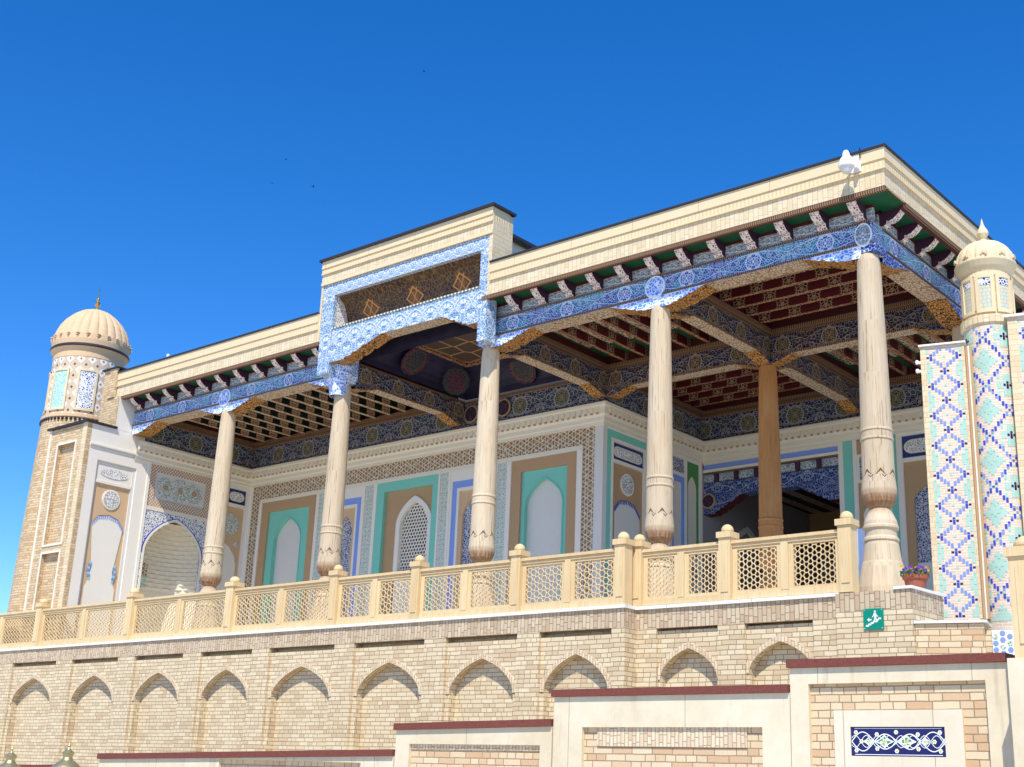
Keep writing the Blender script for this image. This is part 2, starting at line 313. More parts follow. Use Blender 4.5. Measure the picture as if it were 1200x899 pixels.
# ------------------------------------------------------------------ mesh builder
class MB:
    def __init__(s): s.v=[]; s.f=[]; s.m=[]; s.uv=[]; s.mats=[]; s.sm=[]
    def mi(s, mat):
        if mat not in s.mats: s.mats.append(mat)
        return s.mats.index(mat)
    def face(s, pts, mat, uv=None, smooth=False):
        pts = [Vector(p) for p in pts]; n = Vector((0,0,0))
        for i in range(len(pts)):
            a, b = pts[i], pts[(i+1) % len(pts)]; n += Vector(((a.y-b.y)*(a.z+b.z), (a.z-b.z)*(a.x+b.x), (a.x-b.x)*(a.y+b.y)))
        if n.length < 1e-12: return
        n.normalize()
        if uv is None:
            if abs(n.z) > .75: uv = [(p.x, p.y) for p in pts]
            else:
                t = Vector((-n.y, n.x, 0)).normalized(); b = n.cross(t); uv = [(p.dot(t), p.dot(b)) for p in pts]
                if abs(n.z) < .05: uv = [(p.dot(t), p.z) for p in pts]
        i0 = len(s.v); s.v += [tuple(p) for p in pts]; s.f.append(tuple(range(i0, i0+len(pts)))); s.m.append(s.mi(mat)); s.uv.append(uv); s.sm.append(smooth)
    def hexa(s, c, mats, skip=()):
        """c: 8 corners (0-3 bottom ring, 4-7 top ring); mats: one material or dict by face b,t,0..3"""
        g = (lambda k: mats) if not isinstance(mats, dict) else (lambda k: mats.get(k, mats.get('*')))
        fs = {'b': (3,2,1,0), 't': (4,5,6,7), 0: (0,1,5,4), 1: (1,2,6,5), 2: (2,3,7,6), 3: (3,0,4,7)}
        for k, ix in fs.items():
            if k not in skip: s.face([c[i] for i in ix], g(k))
    def box(s, x0, x1, y0, y1, z0, z1, mats, skip=()):
        s.hexa([(x0,y0,z0),(x1,y0,z0),(x1,y1,z0),(x0,y1,z0),(x0,y0,z1),(x1,y0,z1),(x1,y1,z1),(x0,y1,z1)], mats, skip)
    def lathe(s, prof, c, mat, seg=24, smooth=True, rf=None, a0=0, a1=2*math.pi, split=None):
        """prof: [(r,z)], revolve round c=(x,y)"""
        full = abs(a1-a0-2*math.pi) < 1e-6
        for j in range(len(prof)-1):
            (r0,z0),(r1,z1) = prof[j], prof[j+1]; mm = mat[j] if isinstance(mat, list) else mat
            if j == 0: acc = 0
            for i in range(seg):
                t0, t1 = a0+(a1-a0)*i/seg, a0+(a1-a0)*(i+1)/seg
                def P(r, z, t):
                    rr = r*(rf(t, z) if rf else 1); return Vector((c[0]+rr*math.cos(t), c[1]+rr*math.sin(t), z))
                ru = max(r0, r1, .05) if split is None else split
                q = [P(r0,z0,t0),P(r0,z0,t1),P(r1,z1,t1),P(r1,z1,t0)]; uv=[(t0*ru,z0),(t1*ru,z0),(t1*ru,z1),(t0*ru,z1)]
                if r0 < 1e-5: q = [q[0],q[2],q[3]]; uv = [uv[0],uv[2],uv[3]]
                elif r1 < 1e-5: q = q[:3]; uv = uv[:3]
                s.face(q, mm, uv, smooth)
    def build(s, name, parent=None, label=None, cat=None, group=None, kind=None, weld=False):
        me = bpy.data.meshes.new(name); me.from_pydata(s.v, [], s.f)
        for k in s.mats: me.materials.append(k)
        me.polygons.foreach_set('material_index', s.m); me.polygons.foreach_set('use_smooth', s.sm)
        l = me.uv_layers.new(name='UVMap'); l.data.foreach_set('uv', [x for f in s.uv for p in f for x in p])
        me.update()
        if weld:
            import bmesh
            bm = bmesh.new(); bm.from_mesh(me); bmesh.ops.remove_doubles(bm, verts=bm.verts, dist=1e-4); bmesh.ops.recalc_face_normals(bm, faces=bm.faces); bm.to_mesh(me); bm.free()
        o = bpy.data.objects.new(name, me); COL.objects.link(o); tag(o, label, cat, group, kind)
        if parent: adopt(o, parent)
        return o
def tag(o, label=None, cat=None, group=None, kind=None):
    for k, x in (('label',label),('category',cat),('group',group),('kind',kind)):
        if x: o[k] = x
    return o
def wloc(p):
    w = Vector((0,0,0))
    while p: w += p.location; p = p.parent
    return w
def adopt(o, p):
    o.parent = p; o.location = o.location-wloc(p)
def thing(name, loc, label, cat, group=None):
    e = bpy.data.objects.new(name, None); COL.objects.link(e); e.location = loc; e.empty_display_size = .3
    return tag(e, label, cat, group)
def copy_part(o, parent, d, scale=None):
    c = o.copy(); COL.objects.link(c); c.parent = parent; c.location = o.location+Vector(d)
    if scale: c.scale = scale
    return c
class F:
    """wall frame: s along the wall, z up, d into the wall"""
    def __init__(s, o, e, i): s.o = Vector((o[0],o[1],0)); s.e = Vector((e[0],e[1],0)); s.i = Vector((i[0],i[1],0))
    def __call__(s, a, z, d=0): p = s.o+s.e*a+s.i*d; return Vector((p.x, p.y, z))
def fbox(mb, f, s0, s1, z0, z1, d0, d1, mat, skip=()):
    mb.hexa([f(s0,z0,d0),f(s1,z0,d0),f(s1,z0,d1),f(s0,z0,d1),f(s0,z1,d0),f(s1,z1,d0),f(s1,z1,d1),f(s0,z1,d1)], mat, skip)
def ring(mb, f, o, i, d0, d1, mat):
    fbox(mb,f,o[0],i[0],o[2],o[3],d0,d1,mat); fbox(mb,f,i[1],o[1],o[2],o[3],d0,d1,mat)
    if i[3] < o[3]: fbox(mb,f,i[0],i[1],i[3],o[3],d0,d1,mat)
    if i[2] > o[2]: fbox(mb,f,i[0],i[1],o[2],i[2],d0,d1,mat)
def arch_curve(a, rise, n=10, k=.32):
    pts = []
    for j in range(-n, n+1):
        t = math.sin(j/n*math.pi/2); x = abs(t); pts.append((a*t, rise*(k*(1-x)+(1-k)*math.sqrt(max(0,1-x*x)))))
    return pts
def arch_plate(mb, f, s0, s1, z0, z1, cx, a, zs, rise, d0, d1, mat, msof=None, zb=None, n=10, k=.32):
    """plate s0..s1, z0..z1 with a pointed opening of half width a from zb up"""
    msof = msof or mat; zb = z0 if zb is None else zb
    fbox(mb,f,s0,cx-a,z0,z1,d0,d1,mat); fbox(mb,f,cx+a,s1,z0,z1,d0,d1,mat)
    if zb > z0: fbox(mb,f,cx-a,cx+a,z0,zb,d0,d1,mat)
    cv = arch_curve(a, rise, n, k)
    for (x0,h0),(x1,h1) in zip(cv, cv[1:]):
        A,B = cx+x0, cx+x1
        mb.face([f(A,zs+h0,d0),f(B,zs+h1,d0),f(B,z1,d0),f(A,z1,d0)], mat)
        mb.face([f(A,zs+h0,d0),f(A,zs+h0,d1),f(B,zs+h1,d1),f(B,zs+h1,d0)], msof)
    mb.face([f(cx-a,z1,d0),f(cx+a,z1,d0),f(cx+a,z1,d1),f(cx-a,z1,d1)], mat)
def arch_fill(mb, f, cx, a, zb, zs, rise, d, mat, n=10, k=.32):
    cv = arch_curve(a, rise, n, k)
    for (x0,h0),(x1,h1) in zip(cv, cv[1:]): mb.face([f(cx+x0,zb,d),f(cx+x1,zb,d),f(cx+x1,zs+h1,d),f(cx+x0,zs+h0,d)], mat)
def arch_band(mb, f, cx, a, w, zb, zs, rise, d0, d1, mat, n=10, k=.32):
    i_ = arch_curve(a, rise, n, k); o_ = arch_curve(a+w, rise+w*1.15, n, k)
    for j in range(len(i_)-1):
        p0,p1,q0,q1 = i_[j],i_[j+1],o_[j],o_[j+1]
        P=[(cx+p0[0],zs+p0[1]),(cx+p1[0],zs+p1[1]),(cx+q1[0],zs+q1[1]),(cx+q0[0],zs+q0[1])]
        mb.face([f(x,z,d0) for x,z in P], mat); mb.face([f(P[3][0],P[3][1],d0),f(P[2][0],P[2][1],d0),f(P[2][0],P[2][1],d1),f(P[3][0],P[3][1],d1)], mat)
        mb.face([f(P[0][0],P[0][1],d0),f(P[1][0],P[1][1],d0),f(P[1][0],P[1][1],d1),f(P[0][0],P[0][1],d1)], mat)
    if zs > zb:
        for sg in (-1, 1):
            x0, x1 = sorted((cx+sg*a, cx+sg*(a+w))); fbox(mb,f,x0,x1,zb,zs,d0,d1,mat)
def disc(mb, f, cx, cz, r, d0, d1, mat, n=24, rim=None, lob=0, sx=1.):
    pts = [(cx+sx*r*(1+lob*abs(math.sin(4*t)))*math.cos(t), cz+r*(1+lob*abs(math.sin(4*t)))*math.sin(t)) for t in [2*math.pi*i/n for i in range(n)]]
    mb.face([f(x,z,d0) for x,z in pts], mat)
    for i in range(n):
        a, b = pts[i], pts[(i+1) % n]; mb.face([f(*a,d0),f(*b,d0),f(*b,d1),f(*a,d1)], rim or mat)

FRONT = lambda y: F((0,y),(1,0),(0,1))
PLUSX = lambda x: F((x,0),(0,1),(-1,0))

# ------------------------------------------------------------------ ground
g = MB(); g.face([(-900,-900,-4.5),(900,-900,-4.5),(900,900,-4.5),(-900,900,-4.5)], PAVE); g.build('ground', kind='structure')
# flight of steps climbing between the stair walls and the terrace
st = MB()
for i in range(14): st.box(-11+i*1.05, -11+(i+1)*1.05, -4.66, -1.43, -4.49, -4.49+.12*(i+1), LIME2)
st.build('stairs', kind='structure')

# ------------------------------------------------------------------ MOSQUE
X2, X3, X4, X5, X6 = -15.25, -11.5, -7.49, -3.72, 0.
D1, D2, XW, XL = 3.56, 7.30, -7.51, -18.8
mosque = thing('mosque', (-9, 3, -.1), 'long open mosque veranda with carved timber columns, painted ceilings and cream brick parapet', 'building')

b = MB(); b.box(-31.9,-3.35,-1.10,0,-.32,-.26,FLOORM); b.box(-3.349,-.14,-.80,0,-.32,-.26,FLOORM); b.box(-31.9,-.08,0.001,12.9,-.32,-.26,FLOORM); b.build('floor_slab', mosque)

# ---- columns
COLPROF = lambda zb, zr: [(.37,-.26),(.37,.0),(.315,.28),(.30,.34),(.29,.36),(.255,.60),(.245,.64),(.265,.66),(.26,.69),(.235,.72),(.235,.80),(.265,.83),(.265,.86),(.25,.88),(.245,.93),(.19,.12+.93),(.15,1.115),(.145,1.13)]
def column(x, y, zb, zr, dark=False, label=None):
    dz = zb-1.12
    wm = WOODB if dark else material('weathered_column_timber%d' % round(zb*100), wood_fn((.74,.62,.44),(.58,.45,.28),(.28,.18,.10), zb=zb), .8, .6, .004)
    s = MB(); H = 5.02; K = .9 if x > -1 else .865; sl_ = lambda L: [(r*K, z) for r, z in L]
    s.lathe(sl_([(.145,zb),(.18,zb+.02),(.235,zb+.09),(.268,zb+.19),(.272,zb+.26),(.262,zb+.36),(.252,zb+.46),(.248,zr-.10)]), (x,y), wm, 32)
    s.lathe(sl_([(.248,zr-.10),(.262,zr-.09),(.262,zr-.07),(.25,zr-.06),(.25,zr+.03),(.262,zr+.04),(.262,zr+.06),(.244,zr+.075)]), (x,y), wm, 32)
    s.lathe(sl_([(.244,zr+.075),(.232,3.1),(.215,3.9),(.195,4.7),(.185,4.88),(.16,4.96),(.10,5.01),(0,5.02)]), (x,y), wm, 32)
    o = s.build('column', mosque, label)
    p = MB(); pf = [(r*(K+.03), z if z <= .36 else z+dz*min(1,(z-.36)/.6)) for r, z in COLPROF(zb, zr)]
    p.lathe(pf, (x,y), wm, 32, rf=lambda t, z: 1+.02*math.cos(8*t)*(1 if z < .6 else 0)); p.build('column_base', o)
    return o
column(X6, 0, 1.12, 2.20); column(X5, 0, .95, 1.96); column(X4, 0, .95, 2.09); column(X3, 0, 1.0, 1.93); column(X2, 0, 1.06, 1.85)
column(X5, D1, 1.05, 1.93, True, 'dark brown unpainted timber column standing inside the veranda'); column(X6, D1, 1.05, 2.0)

# ---- beams
def corbel_profile(L, z_hi, z_lo):
    h = z_hi-z_lo
    return [(0,0),(.28,0),(.30,.02*h/.2),(.42,.16*h),(.44,.34*h),(.50,.30*h),(.60,.46*h),(.64,.62*h),(.70,.58*h),(.82,.78*h),(.92,.94*h),(1.0,h)]
def beam(name, axis, c, a0, a1, half, z0, z1, face, posts, zc=4.92, endmat=None, cm=None, crn=1., bot=None, cl=.98):
    """axis 'x': runs along X at Y=c; 'y': along Y at X=c"""
    b = MB(); bot = bot or CREAMRAIL
    def P(s, d, z): return (s, c+d, z) if axis == 'x' else (c+d, s, z)
    q = [P(a0,-half,z0),P(a1,-half,z0),P(a1,half,z0),P(a0,half,z0),P(a0,-half,z1),P(a1,-half,z1),P(a1,half,z1),P(a0,half,z1)]
    b.hexa(q, {'b': bot, '*': face})
    for z in (z0+.01, z1-.04):                                     # rope mouldings standing proud of both faces
        for sg in (-1, 1):
            y0, y1 = sorted((sg*(half+.001), sg*(half+.018)))
            b.hexa([P(a0,y0,z),P(a1,y0,z),P(a1,y1,z),P(a0,y1,z),P(a0,y0,z+.03),P(a1,y0,z+.03),P(a1,y1,z+.03),P(a0,y1,z+.03)], BROWNTRIM)
    o = b.build(name, mosque)
    for (s0, sides) in posts:
        for sg in sides:
            k = MB(); pr = corbel_profile(1, z0, zc); hw = half*crn
            for (l0,h0),(l1,h1) in zip(pr, pr[1:]):
                A, B = s0+sg*l0*cl, s0+sg*l1*cl
                for d in (-hw, hw): k.face([P(A,d,zc+h0),P(B,d,zc+h1),P(B,d,z0-.001),P(A,d,z0-.001)], cm or CORBD)
                k.face([P(A,-hw,zc+h0),P(A,hw,zc+h0),P(B,hw,zc+h1),P(B,-hw,zc+h1)], GOLDP)
            k.build('corbel', o)
    return o
beam('front_beam','x',.06,XL+.02,X3-.12,.19,5.12,5.50,BEAM,[(XL+.02,(1,)),(X2,(-1,1)),(X3-.05,(-1,))],cm=CORB)
beam('front_beam','x',.06,X4+.12,X6+.13,.19,5.12,5.50,BEAM,[(X4+.1,(1,)),(X5,(-1,1)),(X6-.05,(-1,))],cm=CORB)
beam('side_beam','y',-.06,.26,8.8,.19,5.12,5.50,BEAM,[(.2,(1,)),(D1,(-1,1)),(D2+.2,(-1,))],cm=CORB_SHADE)
beam('cross_beam','y',X3,.26,D1-.06,.14,5.03,5.46,FRIEZE,[(.2,(1,)),(D1-.1,(-1,))],zc=4.90,cl=.62)
beam('cross_beam','y',X4,.26,D1-.06,.14,5.03,5.46,FRIEZE,[(.2,(1,)),(D1-.1,(-1,))],zc=4.90,cl=.62)
beam('cross_beam','y',X5,.26,D2-.06,.14,5.03,5.46,FRIEZE,[(.2,(1,)),(D1,(-1,1)),(D2-.1,(-1,))],zc=4.90,cl=.62)
beam('cross_beam','x',D1,X4+.1,X6-.27,.14,5.03,5.46,FRIEZE,[(X4+.15,(1,)),(X5,(-1,1)),(X6-.2,(-1,))],zc=4.90,cl=.62)
# medallions over the outer columns
for x, zc in ((X2, 5.26), (X5, 5.28)):
    k = MB(); f = FRONT(-.13); disc(k,f,x-.02,zc,.20,-.024,0,WH and SIGNW,28); disc(k,f,x-.02,zc,.175,-.03,-.02,CORB,28); k.build('beam_medallion', mosque)
k = MB(); f = FRONT(-.13); disc(k,f,X6,5.27,.19,-.024,0,SIGNW,28,sx=.72); disc(k,f,X6,5.27,.165,-.03,-.02,EAVEP,28,sx=.72); k.build('beam_medallion', mosque)
for x, y in ((X3+.35, D1-.03),):
    k = MB(); f = FRONT(y); disc(k,f,x,5.13,.2,-.035,0,TAN,28); disc(k,f,x,5.13,.17,-.04,-.03,MEDR,28); k.build('beam_medallion', mosque)
k = MB(); f = FRONT(D1-.03); disc(k,f,-10.2,5.13,.2,-.035,0,TAN,28); disc(k,f,-10.2,5.13,.17,-.04,-.03,MEDR,28); k.build('beam_medallion', mosque)

# ---- eaves: board, brackets, rope moulding
def eave(name, f, s0, s1, step, first, side, skip=()):
    b = MB()
    fbox(b,f,s0,s1,5.50,5.70,-.10,-.06,EAVEP); fbox(b,f,s0,s1,5.70,5.745,-.10,-.06,REDP)
    b.build('eave_panel', mosque)
    b = MB(); fbox(b,f,s0,s1,5.745,5.765,-.53,.3,{'b': GREENB, '*': REDP}); fbox(b,f,s0,s1,5.715,5.745,-.12,-.10,REDP)
    b.build('eave_soffit', mosque)
    b = MB(); fbox(b,f,s0,s1+side,5.70,5.769,-.555,-.50,BROWNTRIM); fbox(b,f,s0,s1,5.71,5.744,-.50,-.44,REDP); b.build('rope_moulding', mosque)
    prof = [(-.10,5.505),(-.17,5.51),(-.215,5.545),(-.21,5.585),(-.26,5.575),(-.33,5.60),(-.40,5.655),(-.44,5.70),(-.44,5.744),(-.10,5.744)]
    k = MB(); w = .078; o0 = f(first,0,0)
    for (d0,z0),(d1,z1) in zip(prof, prof[1:]):
        k.face([f(first-w,z0,d0)-o0,f(first+w,z0,d0)-o0,f(first+w,z1,d1)-o0,f(first-w,z1,d1)-o0], BRKF if d1 < -.11 or d0 < -.11 else BRKS)
    for sg in (-w, w): k.face([f(first+sg,z,d)-o0 for d,z in prof], BRKS)
    o = k.build('eave_bracket', None); o.location = o0; adopt(o, mosque)
    n = 1
    while (first+n*step-s0)*(first+n*step-s1) < 0:
        copy_part(o, mosque, f.e*(n*step)); n += 1
eave('e1', FRONT(0), XL+.02, X3-.25, -.65, -12.37+.35, 0)
eave('e2', FRONT(0), X4+.2, .16, -.612, -.03, .39)
eave('e3', F((0,0),(0,1),(-1,0)), .16, 9.2, .64, .30, 0)
b = MB(); b.box(.1601,.53,-.53,.1599,5.745,5.765,{'b':GREENB,'*':REDP}); b.build('eave_soffit', mosque)

# ---- parapet
LAY = [(5.77,6.03,0,CSOLD),(6.03,6.055,.035,CREAM),(6.055,6.19,.02,FLUTE),(6.19,6.225,.04,CREAM),(6.225,6.375,.03,CREAM)]
def parapet(name, x0, x1, y, back, dz=0, side=None, lay=LAY, cap=True):
    b = MB()
    for z0,z1,o,mt in lay: b.box(x0,x1+(o if side else 0),y-o,back,z0+dz,z1+dz,mt)
    if side:
        for z0,z1,o,mt in lay: b.box(side[0],x1+o,back+.0005,side[1],z0+dz,z1+dz,mt)
    ob = b.build('parapet', mosque)
    c = MB(); zt = lay[-1][1]+dz
    c.box(x0,x1+(.055 if side else 0),y-.055,back+.02,zt+.002,zt+.036,DMETAL)
    if side: c.box(side[0]-.02,x1+.055,back+.021,side[1],zt+.002,zt+.036,DMETAL)
    c.build('parapet_cap', ob)
parapet('p1', XL-.45, -11.79, -.56, -.16); parapet('p2', -7.09, .56, -.56, -.16, side=(.2, 12))
b = MB(); b.box(XL-.4,X3+.12,.001,13,6.12,6.19,DMETAL); b.box(X4-.12,.199,.001,13,6.12,6.19,DMETAL); b.box(X3+.121,X4-.121,3.6,13,6.12,6.19,DMETAL); b.box(XL-.4,-11.81,-.159,0,6.12,6.19,DMETAL); b.box(-7.07,.199,-.159,0,6.12,6.19,DMETAL); b.build('roof_deck', mosque)

# ---- raised central frame
f = FRONT(-.56); FL, FR_ = -11.74, -7.17
b = MB()
for z0,z1,o,mt in [(6.99,7.05,.02,CREAM),(7.05,7.23,0,CSOLD),(7.23,7.26,.035,CREAM),(7.26,7.36,.02,FLUTE),(7.36,7.39,.04,CREAM),(7.39,7.52,.03,CREAM)]: b.box(-11.80,-7.08,-.56-o,-.1,z0,z1,mt)
b.box(-11.80,-11.745,-.555,-.1,5.77,6.989,CBR); b.box(-7.165,-7.08,-.555,-.1,5.77,6.989,CBR); b.box(-11.8,-7.08,-.0999,.0,5.80,7.50,CBR)
ob = b.build('raised_parapet', mosque)
b = MB(); b.box(-11.86,-7.02,-.64,.02,7.522,7.57,DMETAL); b.build('parapet_cap', ob)
b = MB(); b.box(-11.4,-7.5,.03,4.0,6.2,7.32,PLW); b.box(-11.45,-7.40,.021,4.05,7.322,7.40,DMETAL); b.box(-7.42,-7.30,.021,4.1,7.27,7.33,DMETAL); b.build('raised_roof', mosque)
# frame around the painted recess
fm = MB(); fbox(fm,f,FL,FR_,6.72,6.985,.02,.30,WBFRAME)
fbox(fm,f,FL,-11.40,5.04,6.719,.02,.30,WBFRAME2); fbox(fm,f,-7.37,FR_,4.92,6.719,.02,.30,WBFRAME2)
fmo = fm.build('raised_frame', mosque)
k = MB(); fbox(k,f,-11.39,-7.38,5.97,6.0,.01,.12,BEAD); k.build('bead_strip', fmo)
k = MB()
cv = [(.46,6.0),(.44,6.2),(.38,6.42),(.28,6.60),(.20,6.66),(.12,6.715)]
for (d0,z0),(d1,z1) in zip(cv, cv[1:]): k.face([f(-11.39,z0,d0),f(-7.38,z0,d0),f(-7.38,z1,d1),f(-11.39,z1,d1)], GILT, [(-11.39,z0),(-7.38,z0),(-7.38,z1),(-11.39,z1)])
k.build('painted_recess', fmo)
k = MB()
for s in (-11.385,-7.385): k.face([f(s,6.0,.1),f(s,6.0,.46)]+[f(s,z,d) for d,z in cv[1:]]+[f(s,6.7,.1)], CARV2)
k.face([f(-11.39,6.0,.12),f(-7.38,6.0,.12),f(-7.38,6.0,.46),f(-11.39,6.0,.46)], TAN); k.build('recess_cheek', fmo)
k = MB(); fbox(k,f,-11.39,-7.38,5.59,5.969,.03,.36,{'b': CREAMRAIL, '*': WBFRAME2}); cb = k.build('raised_beam', mosque)
for s0, sg, L, zl in ((-11.40,1,1.50,5.26),(-7.37,-1,.95,5.30)):
    k = MB(); pr = corbel_profile(1, 5.589, zl)
    for (l0,h0),(l1,h1) in zip(pr, pr[1:]):
        A,B = s0+sg*l0*L, s0+sg*l1*L
        if sg < 0 and l0 < .0: continue
        for d in (.035,.36): k.face([f(A,zl+h0,d),f(B,zl+h1,d),f(B,5.589,d),f(A,5.589,d)], WBFRAME2)
        k.face([f(A,zl+h0,.035),f(A,zl+h0,.36),f(B,zl+h1,.36),f(B,zl+h1,.035)], GOLDP)
    k.build('corbel', cb)
for q in ((X3-.14,X3+.14,-.2,.24,4.98,5.5,CORB),(X4-.16,X4+.14,-.2,.24,4.985,5.5,CORB),(-.17,.19,-.125,.25,5.0,5.119,CORB_SHADE)):
    k = MB(); k.box(*q); k.build('capital_block', mosque)
k = MB(); k.lathe([(.172,4.66),(.18,4.75),(.20,4.88),(.23,5.0),(.26,5.12),(.29,5.27)], (X3-.02,-.12), CORB, 20); k.build('column_capital', mosque)

# ---- ceilings
def ceiling(x0, x1, y0, y1, axis, step, left=False):
    b = MB(); zb = 5.72 if not left else 5.66
    b.box(x0,x1,y0,y1,zb,zb+.03,{'b': (JOISTL if left else GREENB), '*': REDP}); b.build('ceiling_boards', mosque)
    a0, a1 = (x0,x1) if axis == 'y' else (y0,y1); n = max(1, round((a1-a0)/step)); st = (a1-a0)/n
    first = None; lfirst = None
    for i in range(n+1):
        c = a0+i*st; w = .055 if left else .042
        if i in (0, n): continue
        k = MB(); q = ((c-w,c+w,y0,y1) if axis == 'y' else (x0,x1,c-w,c+w))
        if first is None:
            if axis == 'y': k.box(-w,w,y0,y1,5.50 if left else 5.545,zb-.001,{'b': CREAMRAIL if left else REDG,'*': JOISTL if left else JOIST})
            else: k.box(x0,x1,-w,w,5.545,zb-.001,{'b': REDG,'*': JOIST})
            first = k.build('ceiling_joist', None); first.location = (c,0,0) if axis == 'y' else (0,c,0); adopt(first, mosque); c0 = c
        else: copy_part(first, mosque, (c-c0,0,0) if axis == 'y' else (0,c-c0,0))
    if not left:
        for i in range(n):
            c = a0+(i+.5)*st; k = MB(); hw = .085; A, B = (y0,y1) if axis == 'y' else (x0,x1); M_ = (A+B)/2; L = (B-A)*.24
            if axis == 'y':
                k.box(c-.06,c+.06,A,B,zb-.022,zb-.004,REDP); k.box(c-hw,c+hw,M_-L,M_+L,zb-.06,zb-.023,LACE)
            else:
                k.box(A,B,c-.06,c+.06,zb-.022,zb-.004,REDP); k.box(M_-L,M_+L,c-hw,c+hw,zb-.06,zb-.023,LACE)
            k.build('ceiling_rosette', mosque)
    k = MB()
    for q in ((x0-.02,x1+.02,y0-.03,y0-.001),(x0-.02,x1+.02,y1+.001,y1+.03),(x0-.03,x0-.001,y0,y1),(x1+.001,x1+.03,y0,y1)): k.box(*q,5.44,5.76,REDP)
    k.build('ceiling_edge', mosque)
    k = MB(); t = .09                                            # edge trim round the bay
    k.box(x0,x1,y0,y0+t,5.46,5.53,BROWNTRIM); k.box(x0,x1,y1-t,y1,5.46,5.53,BROWNTRIM); k.box(x0,x0+t,y0+t,y1-t,5.46,5.53,BROWNTRIM); k.box(x1-t,x1,y0+t,y1-t,5.46,5.53,BROWNTRIM)
    k.build('ceiling_trim', mosque)
ceiling(XL+.01, X3-.15, .26, D1-.02, 'y', .50, True)
ceiling(X4+.15, X5-.15, .26, D1-.15, 'y', .47)
ceiling(X5+.15, X6-.26, .26, D1-.15, 'x', .44)
ceiling(XW+.02, X5-.15, D1+.15, D2-.02, 'x', .44)
ceiling(X5+.15, X6-.26, D1+.15, D2-.02, 'y', .47)
# central cove
x0,x1,y0,y1 = X3+.15,X4-.15,.26,D1-.02; fx0,fx1,fy0,fy1 = -10.72,-8.30,.42,2.83
b = MB(); N = 6
def cov(t): return (math.sin(t*math.pi/2), 1-math.cos(t*math.pi/2))
for i in range(N):
    (h0,g0),(h1,g1) = [(math.sin(t*math.pi/2), 1-math.cos(t*math.pi/2)) for t in (i/N,(i+1)/N)]
    def rect(gg, hh): return (x0+(fx0-x0)*gg, x1+(fx1-x1)*gg, y0+(fy0-y0)*gg, y1+(fy1-y1)*gg, 5.5+.52*hh)
    a = rect(g0,h0); c = rect(g1,h1)
    for (p,q) in (((0,2),(0,3)),((0,3),(1,3)),((1,3),(1,2)),((1,2),(0,2))):
        b.face([(a[p[0]],a[p[1]],a[4]),(a[q[0]],a[q[1]],a[4]),(c[q[0]],c[q[1]],c[4]),(c[p[0]],c[p[1]],c[4])], COVE)
cvo = b.build('ceiling_cove', mosque)
b = MB(); b.box(fx0,fx1,fy0,fy1,6.03,6.08,PARQ); b.box(fx0-.03,fx1+.03,fy0-.03,fy0+.06,5.98,6.028,REDG); b.box(fx0-.03,fx1+.03,fy1-.06,fy1+.03,5.98,6.028,REDG); b.box(fx0-.03,fx0+.06,fy0+.06,fy1-.06,5.98,6.028,REDG); b.box(fx1-.06,fx1+.03,fy0+.06,fy1-.06,5.98,6.028,REDG)
b.build('strapwork_panel', mosque)
def cove_med(pt, nrm, up, r, mt):
    k = MB(); nrm = Vector(nrm).normalized(); up = Vector(up).normalized(); t = nrm.cross(up); p = Vector(pt)
    for i in range(28):
        a0,a1 = 2*math.pi*i/28, 2*math.pi*(i+1)/28
        def Q(a, rr):
            rr *= 1+.08*abs(math.sin(6*a)); x, z = rr*math.cos(a), rr*math.sin(a); return p+t*x+up*z+nrm*(.03+.25*(z*z)/1.0*0)
        k.face([p+nrm*.03,Q(a0,r),Q(a1,r)], mt, [(0,0),(r*math.cos(a0),r*math.sin(a0)),(r*math.cos(a1),r*math.sin(a1))])
    k.build('cove_medallion', cvo)
cove_med((x0+.28,1.55,5.83),(.75,0,-.66),(.66,0,.75),.33,MEDR)
cove_med((-9.5,y1-.26,5.83),(0,-.75,-.66),(0,-.66,.75),.33,MEDR)
cove_med((x0+.30,2.85,5.72),(.65,-.45,-.5),(.3,-.2,.9),.30,MEDG)

# ---- cornices and wall friezes
def cornice(f, s0, s1, e0, e1):
    """e: how far each end shifts per unit of projection (mitre)"""
    b = MB(); pr = [(.0,4.36),(-.03,4.36),(-.03,4.42),(-.06,4.44),(-.06,4.52),(-.11,4.57),(-.11,4.70),(-.16,4.74),(-.16,4.80),(-.10,4.83),(.1,4.83)]
    for (d0,z0),(d1,z1) in zip(pr, pr[1:]):
        b.face([f(s0+e0*d0,z0,d0),f(s1+e1*d0,z0,d0),f(s1+e1*d1,z1,d1),f(s0+e0*d1,z1,d1)], PLC)
    n = int((s1-s0)/.15)
    for i in range(n):
        c = s0+(i+.5)*(s1-s0)/n; w = .042
        fbox(b,f,c-w,c+w,4.60,4.70,-.142,-.108,PLC); fbox(b,f,c-w*.6,c+w*.6,4.56,4.60,-.13,-.10,TAN)
    return b.build('cornice', mosque)
fM, fR, fS, fLw = FRONT(D1), FRONT(D2), PLUSX(XW), PLUSX(XL)
cornice(fM, XL, XW, -1, -1); cornice(fS, D1, D2, 1, 1); cornice(fR, XW, .3, -1, 0); cornice(fLw, .02, D1, 0, 1)
for f, a, b_ in ((fM, XL-.1, XW), (fS, D1+.121, D2), (fR, XW-.1, X6), (fLw, .26, D1)):
    k = MB(); fbox(k,f,a,b_,4.83,5.46,.0,.12,FRIEZEW); fbox(k,f,a,b_,5.40,5.45,-.02,-.001,BROWNTRIM); k.build('wall_frieze', mosque)

